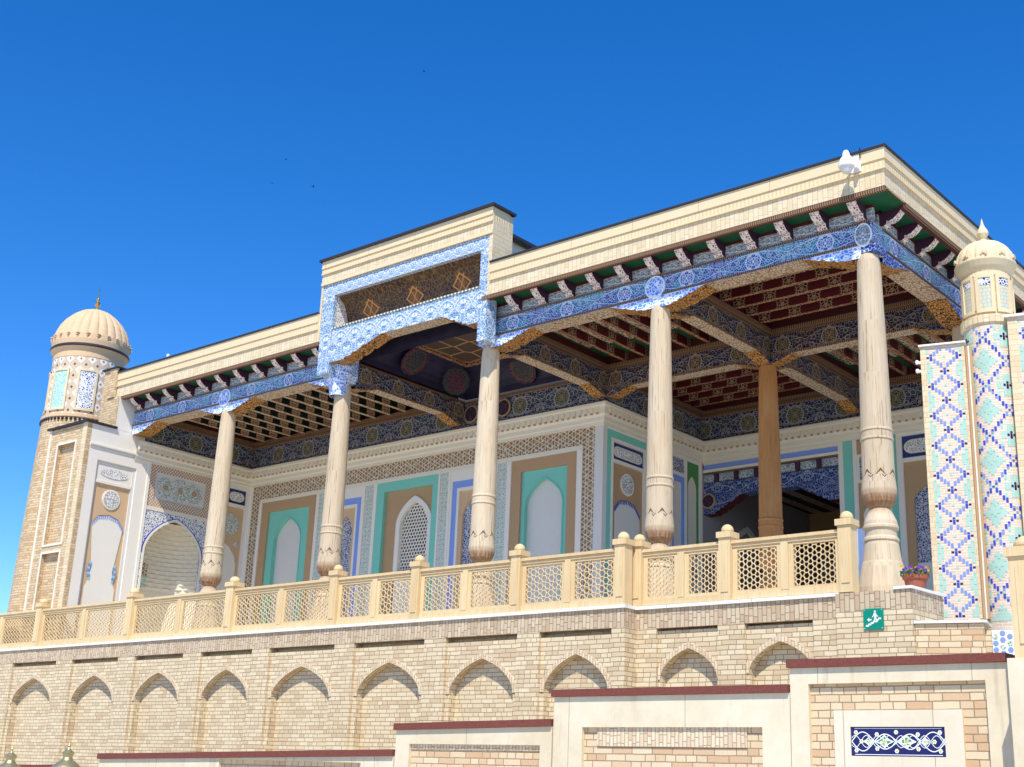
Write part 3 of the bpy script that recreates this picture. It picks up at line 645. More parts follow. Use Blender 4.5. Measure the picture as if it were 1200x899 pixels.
# ---- main back wall
Z0 = -.26
w = MB(); fbox(w,fM,XL-.4,XW-.201,Z0,5.5,.2,.45,PLW); main = w.build('back_wall', mosque)
w = MB(); fbox(w,fM,XL-.2,XW-.201,4.36,4.43,0,.199,PLC); fbox(w,fM,-18.36,-8.03,3.90,4.0,0,.199,PLC)
for s0,s1 in ((-18.9,-18.69),(-7.73,-7.712)): fbox(w,fM,s0,s1,Z0,4.36,0,.199,PLW if s0 < -10 else PLG)
for s0,s1 in ((-18.36,-18.26),(-16.18,-16.08),(-15.80,-15.72),(-14.52,-14.46),(-14.16,-14.06),(-12.08,-12.03),(-11.77,-11.71),(-10.38,-10.33),(-10.06,-9.94),(-8.17,-8.03)):
    fbox(w,fM,s0,s1,Z0,3.90,-.012,.199,PLW)
w.build('plaster_frame', main)
w = MB(); fbox(w,fM,-18.69,-7.73,4.0,4.36,.012,.199,GIRIH); fbox(w,fM,-18.69,-18.36,Z0,4.0,.012,.199,GIRIH); fbox(w,fM,-8.03,-7.73,Z0,4.0,.012,.199,GIRIH); w.build('girih_band', main)
for s0,s1 in ((-16.08,-15.80),(-14.46,-14.16),(-12.03,-11.77),(-10.33,-10.06)):
    w = MB(); fbox(w,fM,s0,s1,Z0,3.90,.008,.199,VINE); w.build('vine_band', main)
def wall_niche(s0, s1):
    c = (s0+s1)/2-.02; n = MB()
    ring(n,fM,(s0,s1,Z0,3.90),(s0+.26,s1-.26,Z0,3.64),.01,.199,TAN)
    n.build('niche_border', main)
    n = MB(); arch_plate(n,fM,s0+.26,s1-.26,Z0,3.64,c,.52,2.9,.55,.06,.199,TURQ); n.build('niche_surround', main)
    n = MB(); arch_fill(n,fM,c,.52,Z0,2.9,.55,.17,PLG); arch_band(n,fM,c,.50,.03,Z0,2.9,.53,.045,.06,TURQ); n.build('niche_back', main)
wall_niche(-18.26,-16.18); wall_niche(-9.94,-8.17)
def blue_panel(s0, s1):
    n = MB(); ring(n,fM,(s0,s1,Z0,3.90),(s0+.06,s1-.06,Z0,3.66),.0,.199,PLW); ring(n,fM,(s0+.06,s1-.06,Z0,3.66),(s0+.20,s1-.20,Z0,3.50),.02,.199,BLUE); ring(n,fM,(s0+.20,s1-.20,Z0,3.5),(s0+.26,s1-.26,Z0,3.43),.01,.199,PLW); n.build('blue_panel_frame', main)
    c = (s0+s1)/2; a = (s1-s0)/2-.36
    n = MB(); arch_plate(n,fM,s0+.26,s1-.26,Z0,3.43,c,a,2.85,.40,.05,.199,TANL); n.build('arch_surround', main)
    n = MB(); arch_fill(n,fM,c,a,Z0,2.85,.40,.10,NAVYM2); n.build('painted_arch', main)
blue_panel(-15.72,-14.52); blue_panel(-11.71,-10.38)
# lattice window
s0,s1 = -14.06,-12.08; c = -12.86
n = MB(); ring(n,fM,(s0,s1,Z0,3.90),(s0+.24,s1-.18,Z0,3.68),.0,.199,TURQ); wf = n.build('window_surround', main)
n = MB(); arch_plate(n,fM,s0+.24,s1-.18,Z0,3.68,c,.58,2.85,.62,.09,.199,TAN); n.build('window_wall', main)
win = MB(); arch_band(win,fM,c,.44,.13,1.78,2.85,.50,.06,.19,PLW); fbox(win,fM,c-.57,c+.57,1.62,1.779,.06,.19,PLW); fbox(win,fM,c-.57,c+.57,Z0,1.619,.12,.19,PLW); wo = win.build('window', mosque)
n = MB(); arch_fill(n,fM,c,.44,1.78,2.85,.50,.188,material('painted_room_dark', lambda c: (.008,.008,.009), .9)); n.build('window_dark_sheet', wo)  # near-black sheet: darkness of the room behind is put into its colour
n = MB(); hp = .088; hw = .013
def inside(x, z): 
    t = min(1, abs(x)/.44); return 1.78 <= z <= 2.85+.50*(.32*(1-t)+.68*math.sqrt(1-t*t))
rows = int(1.6/(hp*.866))
for j in range(rows+1):
    for i in range(-6, 7):
        hx = i*hp+(hp/2 if j % 2 else 0); hz = 1.80+j*hp*.866
        if abs(hx) > .46: continue
        for k_ in range(6):
            a0,a1 = R(60*k_+30),R(60*k_+90); r0,r1 = hp*.415,hp*.60
            P = [(hx+r0*math.cos(a0),hz+r0*math.sin(a0)),(hx+r0*math.cos(a1),hz+r0*math.sin(a1)),(hx+r1*math.cos(a1),hz+r1*math.sin(a1)),(hx+r1*math.cos(a0),hz+r1*math.sin(a0))]
            if not all(inside(x,z) for x,z in P): continue
            n.face([fM(c+x,z,.14+.0003*k_) for x,z in P], PLW)
            n.face([fM(c+P[0][0],P[0][1],.14),fM(c+P[1][0],P[1][1],.14),fM(c+P[1][0],P[1][1],.165),fM(c+P[0][0],P[0][1],.165)], PLW)
n.build('lattice', wo)

# ---- return wall of the recess (faces right)
w = MB(); fbox(w,fS,D1+.2,D2+.2,Z0,5.5,.2,.45,PLW); rw = w.build('return_wall', mosque)
w = MB(); fbox(w,fS,D1,3.70,Z0,4.36,0,.199,PLG); fbox(w,fS,D1,D2,4.3605,4.43,0,.199,PLC); fbox(w,fS,5.10,5.35,Z0,4.36,0,.199,PLW); fbox(w,fS,6.0,6.08,Z0,4.36,0,.199,PLW); fbox(w,fS,6.58,6.68,Z0,4.36,0,.199,PLW); fbox(w,fS,7.17,D2,Z0,4.36,0,.199,PLW)
fbox(w,fS,3.7,5.1,4.32,4.36,0,.199,PLW); fbox(w,fS,5.35,6.0,3.9,4.36,0.02,.199,PLW); fbox(w,fS,6.08,6.58,4.27,4.36,0,.199,PLW); fbox(w,fS,6.68,7.17,4.27,4.36,0,.199,PLW)
fbox(w,fS,5.35,6.0,Z0,3.9,.03,.199,PLG); w.build('plaster_frame', rw)
w = MB(); ring(w,fS,(3.70,5.10,Z0,4.32),(3.86,5.10,Z0,4.16),.01,.199,TURQ); w.build('turquoise_border', rw)
w = MB(); ring(w,fS,(3.86,5.10,Z0,4.16),(3.93,5.04,Z0,4.09),0,.199,PLW); fbox(w,fS,3.93,5.04,3.66,3.73,.01,.199,PLW); w.build('white_border', rw)
def cartouche(f, s0, s1, z0, z1, par, mt=None):
    n = MB(); fbox(n,f,s0,s1,z0,z1,.05,.198,NAVY); o = n.build('script_panel', par)
    n = MB(); h = (z1-z0)*.32; c = (s0+s1)/2; hl = (s1-s0)/2-.08-h
    for r, d, mm in ((1.0,.035,PLC),(.84,.03,CARV2)):
        pts = []
        for k_ in range(24):
            t = 2*math.pi*k_/24+.001; pts.append((c+(hl if math.cos(t) > 0 else -hl)+h*r*1.3*math.cos(t), (z0+z1)/2+h*r*math.sin(t)))
        n.face([f(x,z,d) for x,z in pts], mm)
        for i in range(24): a, b_ = pts[i], pts[(i+1) % 24]; n.face([f(*a,d),f(*b_,d),f(*b_,.05),f(*a,.05)], PLC)
    n.build('script_cartouche', o)
cartouche(fS,3.93,5.04,3.731,4.089,rw)
def med_panel(f, s0, s1, zt, par, mtan, cz=3.29, arch=(2.94,.48), neck=False):
    c = (s0+s1)/2; n = MB(); fbox(n,f,s0,s1,Z0,zt,.06,.198,mtan); o = n.build('medallion_panel', par)
    n = MB(); disc(n,f,c,cz,.235,.04,.06,PLW,28); disc(n,f,c,cz,.20,.035,.045,CARV,28); n.build('carved_roundel', o)
    a = arch[1]; ap = arch[0]; n = MB()
    up = [(-a,ap-.24),(-a*.62,ap-.05),(-.06,ap-.02),(0,ap),(.06,ap-.02),(a*.62,ap-.07),(a,ap-.27)]
    if neck: body = [(a-.02,ap-.35),(a*.72,1.75),(a*.66,1.62),(a*.8,1.35),(a*.95,1.2),(a*.95,Z0)]
    else: body = [(a,Z0)]
    pts = up+body+[(-x,z) for x,z in reversed(body)]
    n.face([f(c+x,z,.045) for x,z in pts], PLG if not neck else PLW)
    n.build('plaster_arch', o)
    n = MB()
    for (xa,za),(xb,zb_) in zip(up, up[1:]):
        L = math.hypot(xb-xa, zb_-za); q = max(1, int(L/.05))
        for i in range(q):
            x = xa+(xb-xa)*(i+.5)/q; z = za+(zb_-za)*(i+.5)/q-.035; fbox(n,f,c+x-.012,c+x+.012,z-.03,z+.03,.036,.044,TB['d'] if not neck else BLUE)
        n.face([f(c+xa,za,.04),f(c+xb,zb_,.04),f(c+xb,zb_+.014,.04),f(c+xa,za+.014,.04)], NAVY)
    n.build('painted_fringe', o)
    if neck:
        for sg in (-1,1):
            n = MB()
            for i in range(7): disc(n,f,c+sg*(a*.84-.03*abs(i-3)*.5),1.40+i*.06,.035+.012*(i%2),.036-.0005*i,.044,TB['l'] if i%2 else TB['t'],8)
            n.build('painted_spray', o)
med_panel(fS,3.93,5.04,3.66,rw,TAN,3.28,(2.94,.45))
w = MB(); ring(w,fS,(6.08,6.58,Z0,3.87),(6.16,6.50,Z0,3.75),.01,.199,BLUE); fbox(w,fS,6.16,6.5,Z0,3.75,.05,.199,PLC); fbox(w,fS,6.08,6.58,3.95,4.27,.02,.199,NAVYM2); fbox(w,fS,6.08,6.58,3.871,3.949,.0,.199,PLW); w.build('blue_panel', rw)
w = MB(); arch_plate(w,fS,6.68,7.17,2.2,4.27,6.925,.19,3.7,.28,.02,.199,GREENP); arch_fill(w,fS,6.925,.19,2.2,3.7,.28,.05,PLC); fbox(w,fS,6.68,7.17,Z0,2.19,.02,.199,PLC); fbox(w,fS,6.78,7.07,1.6,1.95,.01,.02,NAVYM2); w.build('green_panel', rw)

# ---- right back wall with the deep opening
w = MB(); fbox(w,fR,-4.20,.3,Z0,5.5,.2,.45,PLW); fbox(w,fR,XW-.2,-4.20,4.12,5.5,.2,.45,PLW); bw = w.build('back_wall', mosque)
w = MB(); fbox(w,fR,XW+.02,-4.20,4.30,4.36,0,.199,PLC); fbox(w,fR,XW+.02,-4.20,4.18,4.30,.03,.199,BLUE); fbox(w,fR,XW+.02,-4.20,4.12,4.18,-.01,.199,PLW)
for s0,s1,mt,d in ((-4.2,-4.10,PLW,-.01),(-4.10,-3.88,TURQ,.01),(-3.88,-3.80,PLW,0),(-3.80,-3.16,TAN,.05),(-3.16,-3.08,PLW,0),(-3.08,-2.93,TURQ,.01),(-2.93,-2.82,PLW,0),(-1.70,-1.62,PLW,0),(-1.62,-1.40,TURQ,.01),(-1.4,.3,PLW,.0)): fbox(w,fR,s0,s1,Z0,4.36,d,.199,mt)
fbox(w,fR,-2.82,-1.70,4.3,4.36,0,.199,PLW); fbox(w,fR,-2.82,-1.70,3.76,3.84,0,.199,PLW); w.build('plaster_frame', bw)
cartouche(fR,-2.82,-1.70,3.841,4.299,bw)
w = MB(); fbox(w,fR,-3.8,-3.16,3.45,4.05,.02,.049,PLW); fbox(w,fR,-3.74,-3.22,3.5,4.0,.01,.019,NAVYM2); w.build('script_panel', bw)
w = MB(); disc(w,fR,-3.48,2.75,.22,.02,.05,PLW); w.build('carved_roundel', bw)
w = MB(); arch_plate(w,fR,-2.82,-1.70,Z0,3.76,-2.2,.44,2.95,.36,.06,.199,TAN); w.build('arch_surround', bw)
w = MB(); arch_fill(w,fR,-2.2,.44,1.72,2.95,.36,.10,NAVYM2); fbox(w,fR,-2.64,-1.76,Z0,1.719,.08,.199,PLG); w.build('painted_arch', bw)
# deep hall behind the opening
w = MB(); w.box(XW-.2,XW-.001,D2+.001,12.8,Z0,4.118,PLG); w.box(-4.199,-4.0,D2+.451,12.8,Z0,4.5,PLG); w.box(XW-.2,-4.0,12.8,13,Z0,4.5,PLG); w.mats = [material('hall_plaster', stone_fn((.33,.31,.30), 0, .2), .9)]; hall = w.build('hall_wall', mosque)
fh = PLUSX(XW); w = MB(); arch_band(w,fh,9.2,.8,.12,Z0,2.2,.9,-.04,0,PLW); w.build('hall_arch', hall)
w = MB(); w.box(XW-.1,-4.1,D2+.45,12.81,4.119,4.2,{'b': JOISTL,'*': REDP}); w.box(XW,-4.2,12.3,12.79,3.3,4.118,FRIEZE); w.build('hall_ceiling', mosque)
w = MB(); pr = corbel_profile(1, 3.55, 3.30)
w.box(XW,-4.2,D2+.05,D2+.35,3.56,3.88,BEAM)
hb = w.build('hall_beam', mosque)
hm = band('hall_beam_paint', 1.1, .6, 3.3, (.012,.03,.17), (.34,.40,.50), (.03,.16,.20), (.3,.22,.1), sc=9, mirror_v=False)
hb.data.materials[0] = hm
for s0, sg in ((XW,1),(-4.2,-1)):
    k = MB()
    for (l0,h0),(l1,h1) in zip(pr, pr[1:]):
        A,B = s0+sg*l0*1.0, s0+sg*l1*1.0
        for d in (.05,.35): k.face([fR(A,3.18+h0*1.5,d),fR(B,3.18+h1*1.5,d),fR(B,3.559,d),fR(A,3.559,d)], hm)
        k.face([fR(A,3.18+h0*1.5,.05),fR(A,3.18+h0*1.5,.35),fR(B,3.18+h1*1.5,.35),fR(B,3.18+h1*1.5,.05)], REDP)
    k.build('corbel', hb)
k = MB(); disc(k,fR,XW+.14,3.47,.17,.01,.05,TAN); disc(k,fR,XW+.14,3.47,.14,.005,.02,MEDR); k.build('beam_medallion', hb)
w = MB(); w.box(XW,-4.2,D2+.06,D2+.10,3.90,4.08,EAVEP); w.box(XW,-4.2,D2+.002,D2+.09,4.085,4.118,BROWNTRIM)
for i in range(7):
    c = XW+.3+i*.5; w.box(c,c+.10,D2+.0,D2+.06,3.90,4.08,BRKS)
w.build('hall_eave', hb)

# ---- left wing wall (faces right)
w = MB(); fbox(w,fLw,-1.18,D1+.45,Z0,4.83,.85,1.0,PLW); fbox(w,fLw,-.58,.27,4.96,5.765,0,.2,PLW); fbox(w,fLw,.021,.26,4.821,4.959,.0,.2,PLW); lw = w.build('wing_wall', mosque)
w = MB()
fbox(w,fLw,-1.18,.02,4.50,4.955,.0,.849,PLW); fbox(w,fLw,.02,D1,4.36,4.82,.0,.849,PLW)
fbox(w,fLw,-1.18,.30,4.46,4.50,-.04,0.8,PLW); fbox(w,fLw,-1.18,.30,4.42,4.46,-.02,0.8,PLG)
ring(w,fLw,(-1.18,.44,Z0,4.42),(-.93,.14,Z0,4.14),0,.849,PLW); ring(w,fLw,(-.93,.14,Z0,4.14),(-.88,.06,Z0,4.10),.03,.849,PLG); fbox(w,fLw,-.88,.06,3.62,3.68,.02,.849,PLW)
fbox(w,fLw,-.88,.06,3.68,4.10,.04,.849,PLW)
fbox(w,fLw,.44,.52,Z0,4.36,-.02,.849,PLW)
fbox(w,fLw,.52,2.37,3.24,3.33,-.01,.849,PLC); fbox(w,fLw,2.37,2.90,Z0,4.36,.0,.849,PLW); fbox(w,fLw,3.46,D1,Z0,4.36,0,.849,PLW); fbox(w,fLw,2.9,3.46,4.24,4.36,0,.849,PLW); fbox(w,fLw,2.9,3.46,3.78,3.86,0,.849,PLW)
w.build('plaster_frame', lw)
n = MB()
pts = [(-.42+.34*math.cos(t)*(1.12 if abs(math.cos(t))>.7 else 1), 3.88+.11*math.sin(t)) for t in [2*math.pi*i/20 for i in range(20)]]
n.face([fLw(s,z,.03) for s,z in pts], CARV2); n.build('script_cartouche', lw)
med_panel(fLw,-.88,.06,3.62,lw,TANL,3.28,(2.90,.42),True)
w = MB(); ring(w,fLw,(.52,2.37,3.33,4.36),(.70,2.19,3.52,4.19),.01,.849,GIRIH2); w.build('cross_band', lw)
w = MB(); fbox(w,fLw,.70,2.19,3.52,4.19,.05,.849,PLG); o = w.build('arabesque_panel', lw)
for sx, r, mt in ((-.42,.235,GREYM),(0,.27,GREYM),(.42,.235,GREYM)):
    n = MB(); disc(n,fLw,1.445+sx,3.855,r,.035-.004*(sx==0),.05,mt,28,lob=.06); disc(n,fLw,1.445+sx,3.855,.07,.025,.03,TAN,12); n.build('painted_rosette', o)
w = MB(); arch_plate(w,fLw,.52,2.37,Z0,3.24,1.42,.80,2.25,.83,.0,.80,NAVYM,PLC,n=14,k=.28); o = w.build('spandrel', lw)
n = MB(); arch_band(n,fLw,1.42,.80,.055,Z0,2.25,.83,-.012,0,PLW,n=14,k=.28); arch_band(n,fLw,1.42,.86,.03,2.2,2.25,.88,-.008,0,TB['d'],n=14,k=.28); n.build('arch_border', o)
# muqarnas half dome in the niche
n = MB(); cx, cy = 1.42, XL-.02
rowsZ = [1.45+i*.105 for i in range(16)]
def _rad(z):
    if z <= 2.2: return .80-.02*(z-1.45)
    for x_, h_ in arch_curve(.78, .80, 60, .28)[60:]:
        if 2.25+h_ <= z: return max(x_, .03)
    return .78
rad = [_rad(z) for z in rowsZ]
for j in range(len(rowsZ)-1):
    NS = 9
    for i in range(NS*4):
        t0,t1 = math.pi*i/(NS*4), math.pi*(i+1)/(NS*4)
        def Q(t, r, z, cup):
            rr = r-cup*.055*abs(math.cos(NS*t+(j%2)*1.57)); return fLw(cx+rr*math.cos(t), z, max(0.01, rr*.93*math.sin(t)))
        z0,z1 = rowsZ[j],rowsZ[j+1]; zc = z1-.02
        n.face([Q(t0,rad[j],z0,0),Q(t1,rad[j],z0,0),Q(t1,rad[j]-.01,zc,0),Q(t0,rad[j]-.01,zc,0)], PLC)
        n.face([Q(t0,rad[j]-.01,zc,0),Q(t1,rad[j]-.01,zc,0),Q(t1,rad[j+1]+.0,zc,1),Q(t0,rad[j+1]+.0,zc,1)], PLC)
        n.face([Q(t0,rad[j+1],zc,1),Q(t1,rad[j+1],zc,1),Q(t1,rad[j+1],z1,0),Q(t0,rad[j+1],z1,0)], PLC)
for i in range(24):
    t0,t1 = math.pi*i/24, math.pi*(i+1)/24
    n.face([fLw(cx+.8*math.cos(t0),Z0,.744*math.sin(t0)+.01),fLw(cx+.8*math.cos(t1),Z0,.744*math.sin(t1)+.01),fLw(cx+.8*math.cos(t1),1.45,.744*math.sin(t1)+.01),fLw(cx+.8*math.cos(t0),1.45,.744*math.sin(t0)+.01)], PLC)
n.build('muqarnas_niche', lw)
n = MB(); fbox(n,fLw,.75,1.12,1.75,2.05,.50,.52,GIRIH); fbox(n,fLw,.75,1.12,1.47,1.75,.50,.52,GREENM); n.build('tile_screen', lw)
cartouche(fLw,2.9,3.46,3.861,4.239,lw)
n = MB(); fbox(n,fLw,2.9,3.46,Z0,3.78,.06,.849,TANL); o = n.build('medallion_panel', lw)
n = MB(); disc(n,fLw,3.05,3.33,.27,.04,.06,GREYM,24); disc(n,fLw,3.3,2.85,.07,.04,.06,NAVYM,10); n.build('painted_rosette', o)
n = MB(); n.face([fLw(s,z,.045) for s,z in ((2.9,2.85),(3.1,2.75),(3.28,2.55),(3.36,2.3),(3.30,Z0),(2.9,Z0))], PLW); n.build('plaster_arch', o)

# upper brick pier behind the pylon cap
w = MB(); w.box(-19.55,-18.801,-.60,-.17,5.0,5.768,TBR); w.box(-19.55,-19.27,-.60,-.17,5.77,6.50,TBR); w.box(-19.27,-18.98,-.63,-.58,5.77,6.50,TBR); w.build('brick_pier', mosque)
w = MB(); w.box(-19.60,-18.95,-.66,-.1,6.502,6.54,DMETAL); w.build('pier_cap', mosque)

# ------------------------------------------------------------------ brick pylon of the left wing
py = thing('brick_pylon', (-19.6,-1.0,-.1), 'tall sand brick pylon with two stacked recessed panels, left end of the veranda', 'pylon')
f = FRONT(-1.30); w = MB(); a0, a1 = -20.38, -18.80
fbox(w,f,a0,a1,-.3,4.96,.10,.119,TBR); fbox(w,f,a0,-19.82,-.3,4.96,.1191,1.2,TBR)
for q in ((a0,-19.98,-.3,4.96),(-19.22,a1,-.3,4.96),(-19.98,-19.22,4.55,4.96),(-19.98,-19.22,1.95,2.15),(-19.98,-19.22,-.3,.1)): fbox(w,f,q[0],q[1],q[2],q[3],0,.099,TBR)
w.build('brick_body', py)
for z0,z1 in ((2.15,4.55),(.1,1.95)):
    n = MB(); ring(n,f,(-20.02,-19.18,z0-.04,z1+.04),(-19.97,-19.23,z0+.01,z1-.01),-.02,.0,PLC); n.build('panel_frame', py)
n = MB(); fbox(n,f,a0-.02,a0+.05,-.3,4.96,-.02,.02,PLC); fbox(n,f,a1-.18,a1-.003,-.1,4.96,-.012,.0,CBR); n.build('corner_strip', py)
n = MB(); fbox(n,f,a0-.08,a1+.05,4.962,5.01,-.08,.75,DMETAL); n.build('pylon_cap', py)

# ------------------------------------------------------------------ left minaret
mn = thing('minaret', (-21.3,-.05,-.3), 'stout round brick minaret with ribbed sandstone dome at far left', 'minaret')
C = (-21.3,-.05); w = MB()
w.lathe([(1.051,-0.300),(0.996,2.633),(0.922,5.503)], C, TBR, 48, split=1.05); w.build('shaft', mn)
w = MB(); w.lathe([(0.913,5.503),(0.950,5.533),(0.950,5.605),(0.886,5.626)], C, DOMEM, 48)
for i in range(56):
    t = 2*math.pi*i/56; x, y = C[0]+.94*math.cos(t), C[1]+.94*math.sin(t); w.box(x-.022,x+.022,y-.022,y+.022,5.441,5.503,DMETAL)
w.build('dentil_band', mn)
w = MB(); w.lathe([(0.886,5.626),(0.876,7.091),(0.876,7.101)], C, LOZ, 48, split=.95); w.build('drum', mn)
def curved(name, c, rr, aC, da, z0, z1, mt, par, arch=False, fr=None):
    n = MB(); N_ = 8
    for i in range(N_):
        t0,t1 = aC-da+2*da*i/N_, aC-da+2*da*(i+1)/N_
        P = lambda t, z, r=rr: (c[0]+r*math.cos(t), c[1]+r*math.sin(t), z)
        n.face([P(t0,z0),P(t1,z0),P(t1,z1),P(t0,z1)], mt, [(t0*rr,z0),(t1*rr,z0),(t1*rr,z1),(t0*rr,z1)], True)
    o = n.build(name, par)
    if fr:
        n = MB(); e = .05/rr
        for i in range(N_+2):
            t0 = aC-da-e+(2*da+2*e)*i/(N_+2); t1 = aC-da-e+(2*da+2*e)*(i+1)/(N_+2)
            for za,zb_ in ((z0-.05,z0),(z1,z1+.05)):
                P = lambda t, z, r: (c[0]+r*math.cos(t), c[1]+r*math.sin(t), z)
                n.face([P(t0,za,rr+.02),P(t1,za,rr+.02),P(t1,zb_,rr+.02),P(t0,zb_,rr+.02)], fr)
                n.face([P(t0,za,rr+.02),P(t1,za,rr+.02),P(t1,za,rr-.02),P(t0,za,rr-.02)], fr); n.face([P(t0,zb_,rr+.02),P(t1,zb_,rr+.02),P(t1,zb_,rr-.02),P(t0,zb_,rr-.02)], fr)
        for sg in (-1,1):
            ta, tb = sorted((aC+sg*da, aC+sg*(da+e)))
            P = lambda t, z, r: (c[0]+r*math.cos(t), c[1]+r*math.sin(t), z)
            n.face([P(ta,z0,rr+.02),P(tb,z0,rr+.02),P(tb,z1,rr+.02),P(ta,z1,rr+.02)], fr)
            for t in (ta,tb): n.face([P(t,z0,rr+.02),P(t,z0,rr-.02),P(t,z1,rr-.02),P(t,z1,rr+.02)], fr)
        n.build('tile_frame', o)
    return o
for k_ in range(8):
    a = R(-52+45*k_)-R(0)
    curved('tile_panel', C, .899, a-R(22), R(12), 5.759, 6.732, (TURQM if k_ % 2 == 0 else NAVYM), mn, fr=CREAM)
w = MB(); w.lathe([(0.876,7.101),(0.886,7.122),(0.886,7.265),(0.913,7.306),(0.941,7.347),(0.968,7.368)], C, DOMEM, 48); w.build('drum_cornice', mn)
w = MB(); w.lathe([(0.968,7.368),(0.986,7.388),(0.986,7.419),(0.959,7.450)], C, DMETAL, 48); w.build('eave_ring', mn)
w = MB(); NR = 24; prof = [(0.950,7.450),(0.968,7.573),(0.964,7.706),(0.922,7.880),(0.849,8.064),(0.729,8.249),(0.572,8.413),(0.387,8.546),(0.184,8.628),(0.046,8.659)]
def ribs(t, z): return 1 if z < 7.66 else 1-.055*(1-abs(math.cos(NR/2*t))**.6)*min(1,(z-7.66)/.08)*(1 if z < 8.55 else .4)
w.lathe([(a,b_) for a,b_ in prof], C, DOMEM, NR*6, rf=ribs, split=1); w.build('dome', mn)
w = MB()
for i in range(NR):
    t = 2*math.pi*(i+.5)/NR
    for j,(zz,rr,ww) in enumerate(((7.72,.962,.042),(7.68,.958,.034),(7.64,.953,.024))):
        x, y = C[0]+rr*math.cos(t), C[1]+rr*math.sin(t); w.box(x-ww,x+ww,y-ww,y+ww,zz-.03,zz,DOMEM)
w.build('rib_ends', mn)
w = MB(); w.lathe([(0.046,8.638),(0.055,8.700),(0.028,8.741),(0.078,8.823),(0.028,8.905),(0.046,8.946),(0.016,9.007),(0.013,9.212),(0.000,9.233)], C, GOLD, 16); w.build('finial', mn)
w = MB()
for i in range(14):
    t0,t1 = R(-60+20*i*.9),R(-60+20*(i+1)*.9); 
    for tt in ((t0,t1),):
        w.face([(C[0]+.05*math.sin(tt[0]),C[1]-.01,9.263+.05*math.cos(tt[0])),(C[0]+.05*math.sin(tt[1]),C[1]-.01,9.263+.05*math.cos(tt[1])),(C[0]+.035*math.sin(tt[1])+.01,C[1]-.01,9.268+.035*math.cos(tt[1])),(C[0]+.035*math.sin(tt[0])+.01,C[1]-.01,9.268+.035*math.cos(tt[0]))], GOLD)
w.build('crescent', mn)

# ------------------------------------------------------------------ terrace retaining wall with blind arches
tw = thing('terrace_wall', (-12,-.6,-4.5), 'long sand brick retaining wall with a row of blind pointed arches below the veranda', 'wall')
f = FRONT(-1.42); w = MB(); ZT, ZSB, ZP = -.253, -.53, -4.5
bays = [(-29.9,-28.2),(-27.5,-25.8),(-25.1,-23.4),(-22.69,-20.97),(-20.32,-18.51),(-17.89,-16.16),(-15.57,-13.94),(-13.37,-11.82),(-11.32,-9.56),(-9.06,-7.38),(-6.90,-5.39),(-4.95,-3.59)]
fbox(w,f,-32,-3.35,ZP,ZSB,.20,.8,BR); fbox(w,f,-32,-3.35,ZSB,ZT,0,.8,SOLD)
e = -32
for s0,s1 in bays+[(-3.35,None)]:
    fbox(w,f,e,s0,ZP,ZSB-.0005,0,.199,BR); e = s1
w.build('brick_wall', tw)
def blind(f, s0, s1, par, a_frac=.44, zs=-1.40, rise=.52, z1=-.606):
    w = MB(); c = (s0+s1)/2; a = (s1-s0)*a_frac
    arch_plate(w,f,s0+.0005,s1-.0005,ZP,z1,c,a,zs,rise,.055,.198,BR,BR,n=12,k=.35); arch_band(w,f,c,a,.072,zs-.02,zs,rise,.038,.055,SOLD2,n=12,k=.35)
    w.build('blind_arch', par)
for s0,s1 in bays: blind(f,s0,s1,tw)
w = MB(); fbox(w,f,-32,-3.33,ZT+.001,ZT+.048,-.04,.32,WHITE); w.build('coping', tw)
# right part, set back
tr = thing('terrace_wall', (-1.7,-1.0,-4.5), 'set-back brick retaining wall with two blind arches beside the green sign', 'wall')
f = FRONT(-1.13); w = MB(); fbox(w,f,-3.349,-.13,ZP,ZSB,.20,.5,BR); fbox(w,f,-3.349,-.13,ZSB,ZT,0,.5,SOLD)
for q in ((-3.349,-3.0),(-1.97,-1.54),(-.50,-.13)): fbox(w,f,q[0],q[1],ZP,ZSB-.0005,0,.199,BR)
w.build('brick_wall', tr)
blind(f,-3.0,-1.97,tr,.46,-1.237,.41,-.568); blind(f,-1.54,-.50,tr,.46,-1.18,.39,-.568)
w = MB(); fbox(w,f,-3.328,-.10,ZT+.001,ZT+.048,-.04,.4,WHITE); w.build('coping', tr)
# pedestal under the corner column
pd = thing('brick_pedestal', (.4,-.8,-4.5), 'brick pedestal under the corner column carrying the green sign', 'pedestal')
def pris(w, poly, z0, z1, mt, top=None):
    n = len(poly)
    for i in range(n): a, b_ = poly[i], poly[(i+1) % n]; w.face([(a[0],a[1],z0),(b_[0],b_[1],z0),(b_[0],b_[1],z1),(a[0],a[1],z1)], mt)
    w.face([(x,y,z1) for x,y in poly], top or mt); w.face([(x,y,z0) for x,y in reversed(poly)], mt)
w = MB(); poly = [(-.129,-1.20),(.92,-1.20),(.98,-.37),(-.08,-.32)]
pris(w, poly, -4.5, -.473, BR); pris(w, poly, -.472, -.224, SOLD, FLOORM); w.build('brick_body', pd)
w = MB(); pris(w, [(.69,-1.23),(.94,-1.23),(1.01,-.35),(.92,-.35),(.87,-1.11),(.69,-1.11)], -.222, -.186, WHITE); w.build('coping', pd)
w = MB(); pris(w, [(-.07,-.31),(.97,-.36),(.12,1.45),(.12,12.9),(-.07,12.9)], -4.5, -.27, BR, FLOORM); w.build('platform_side', pd)

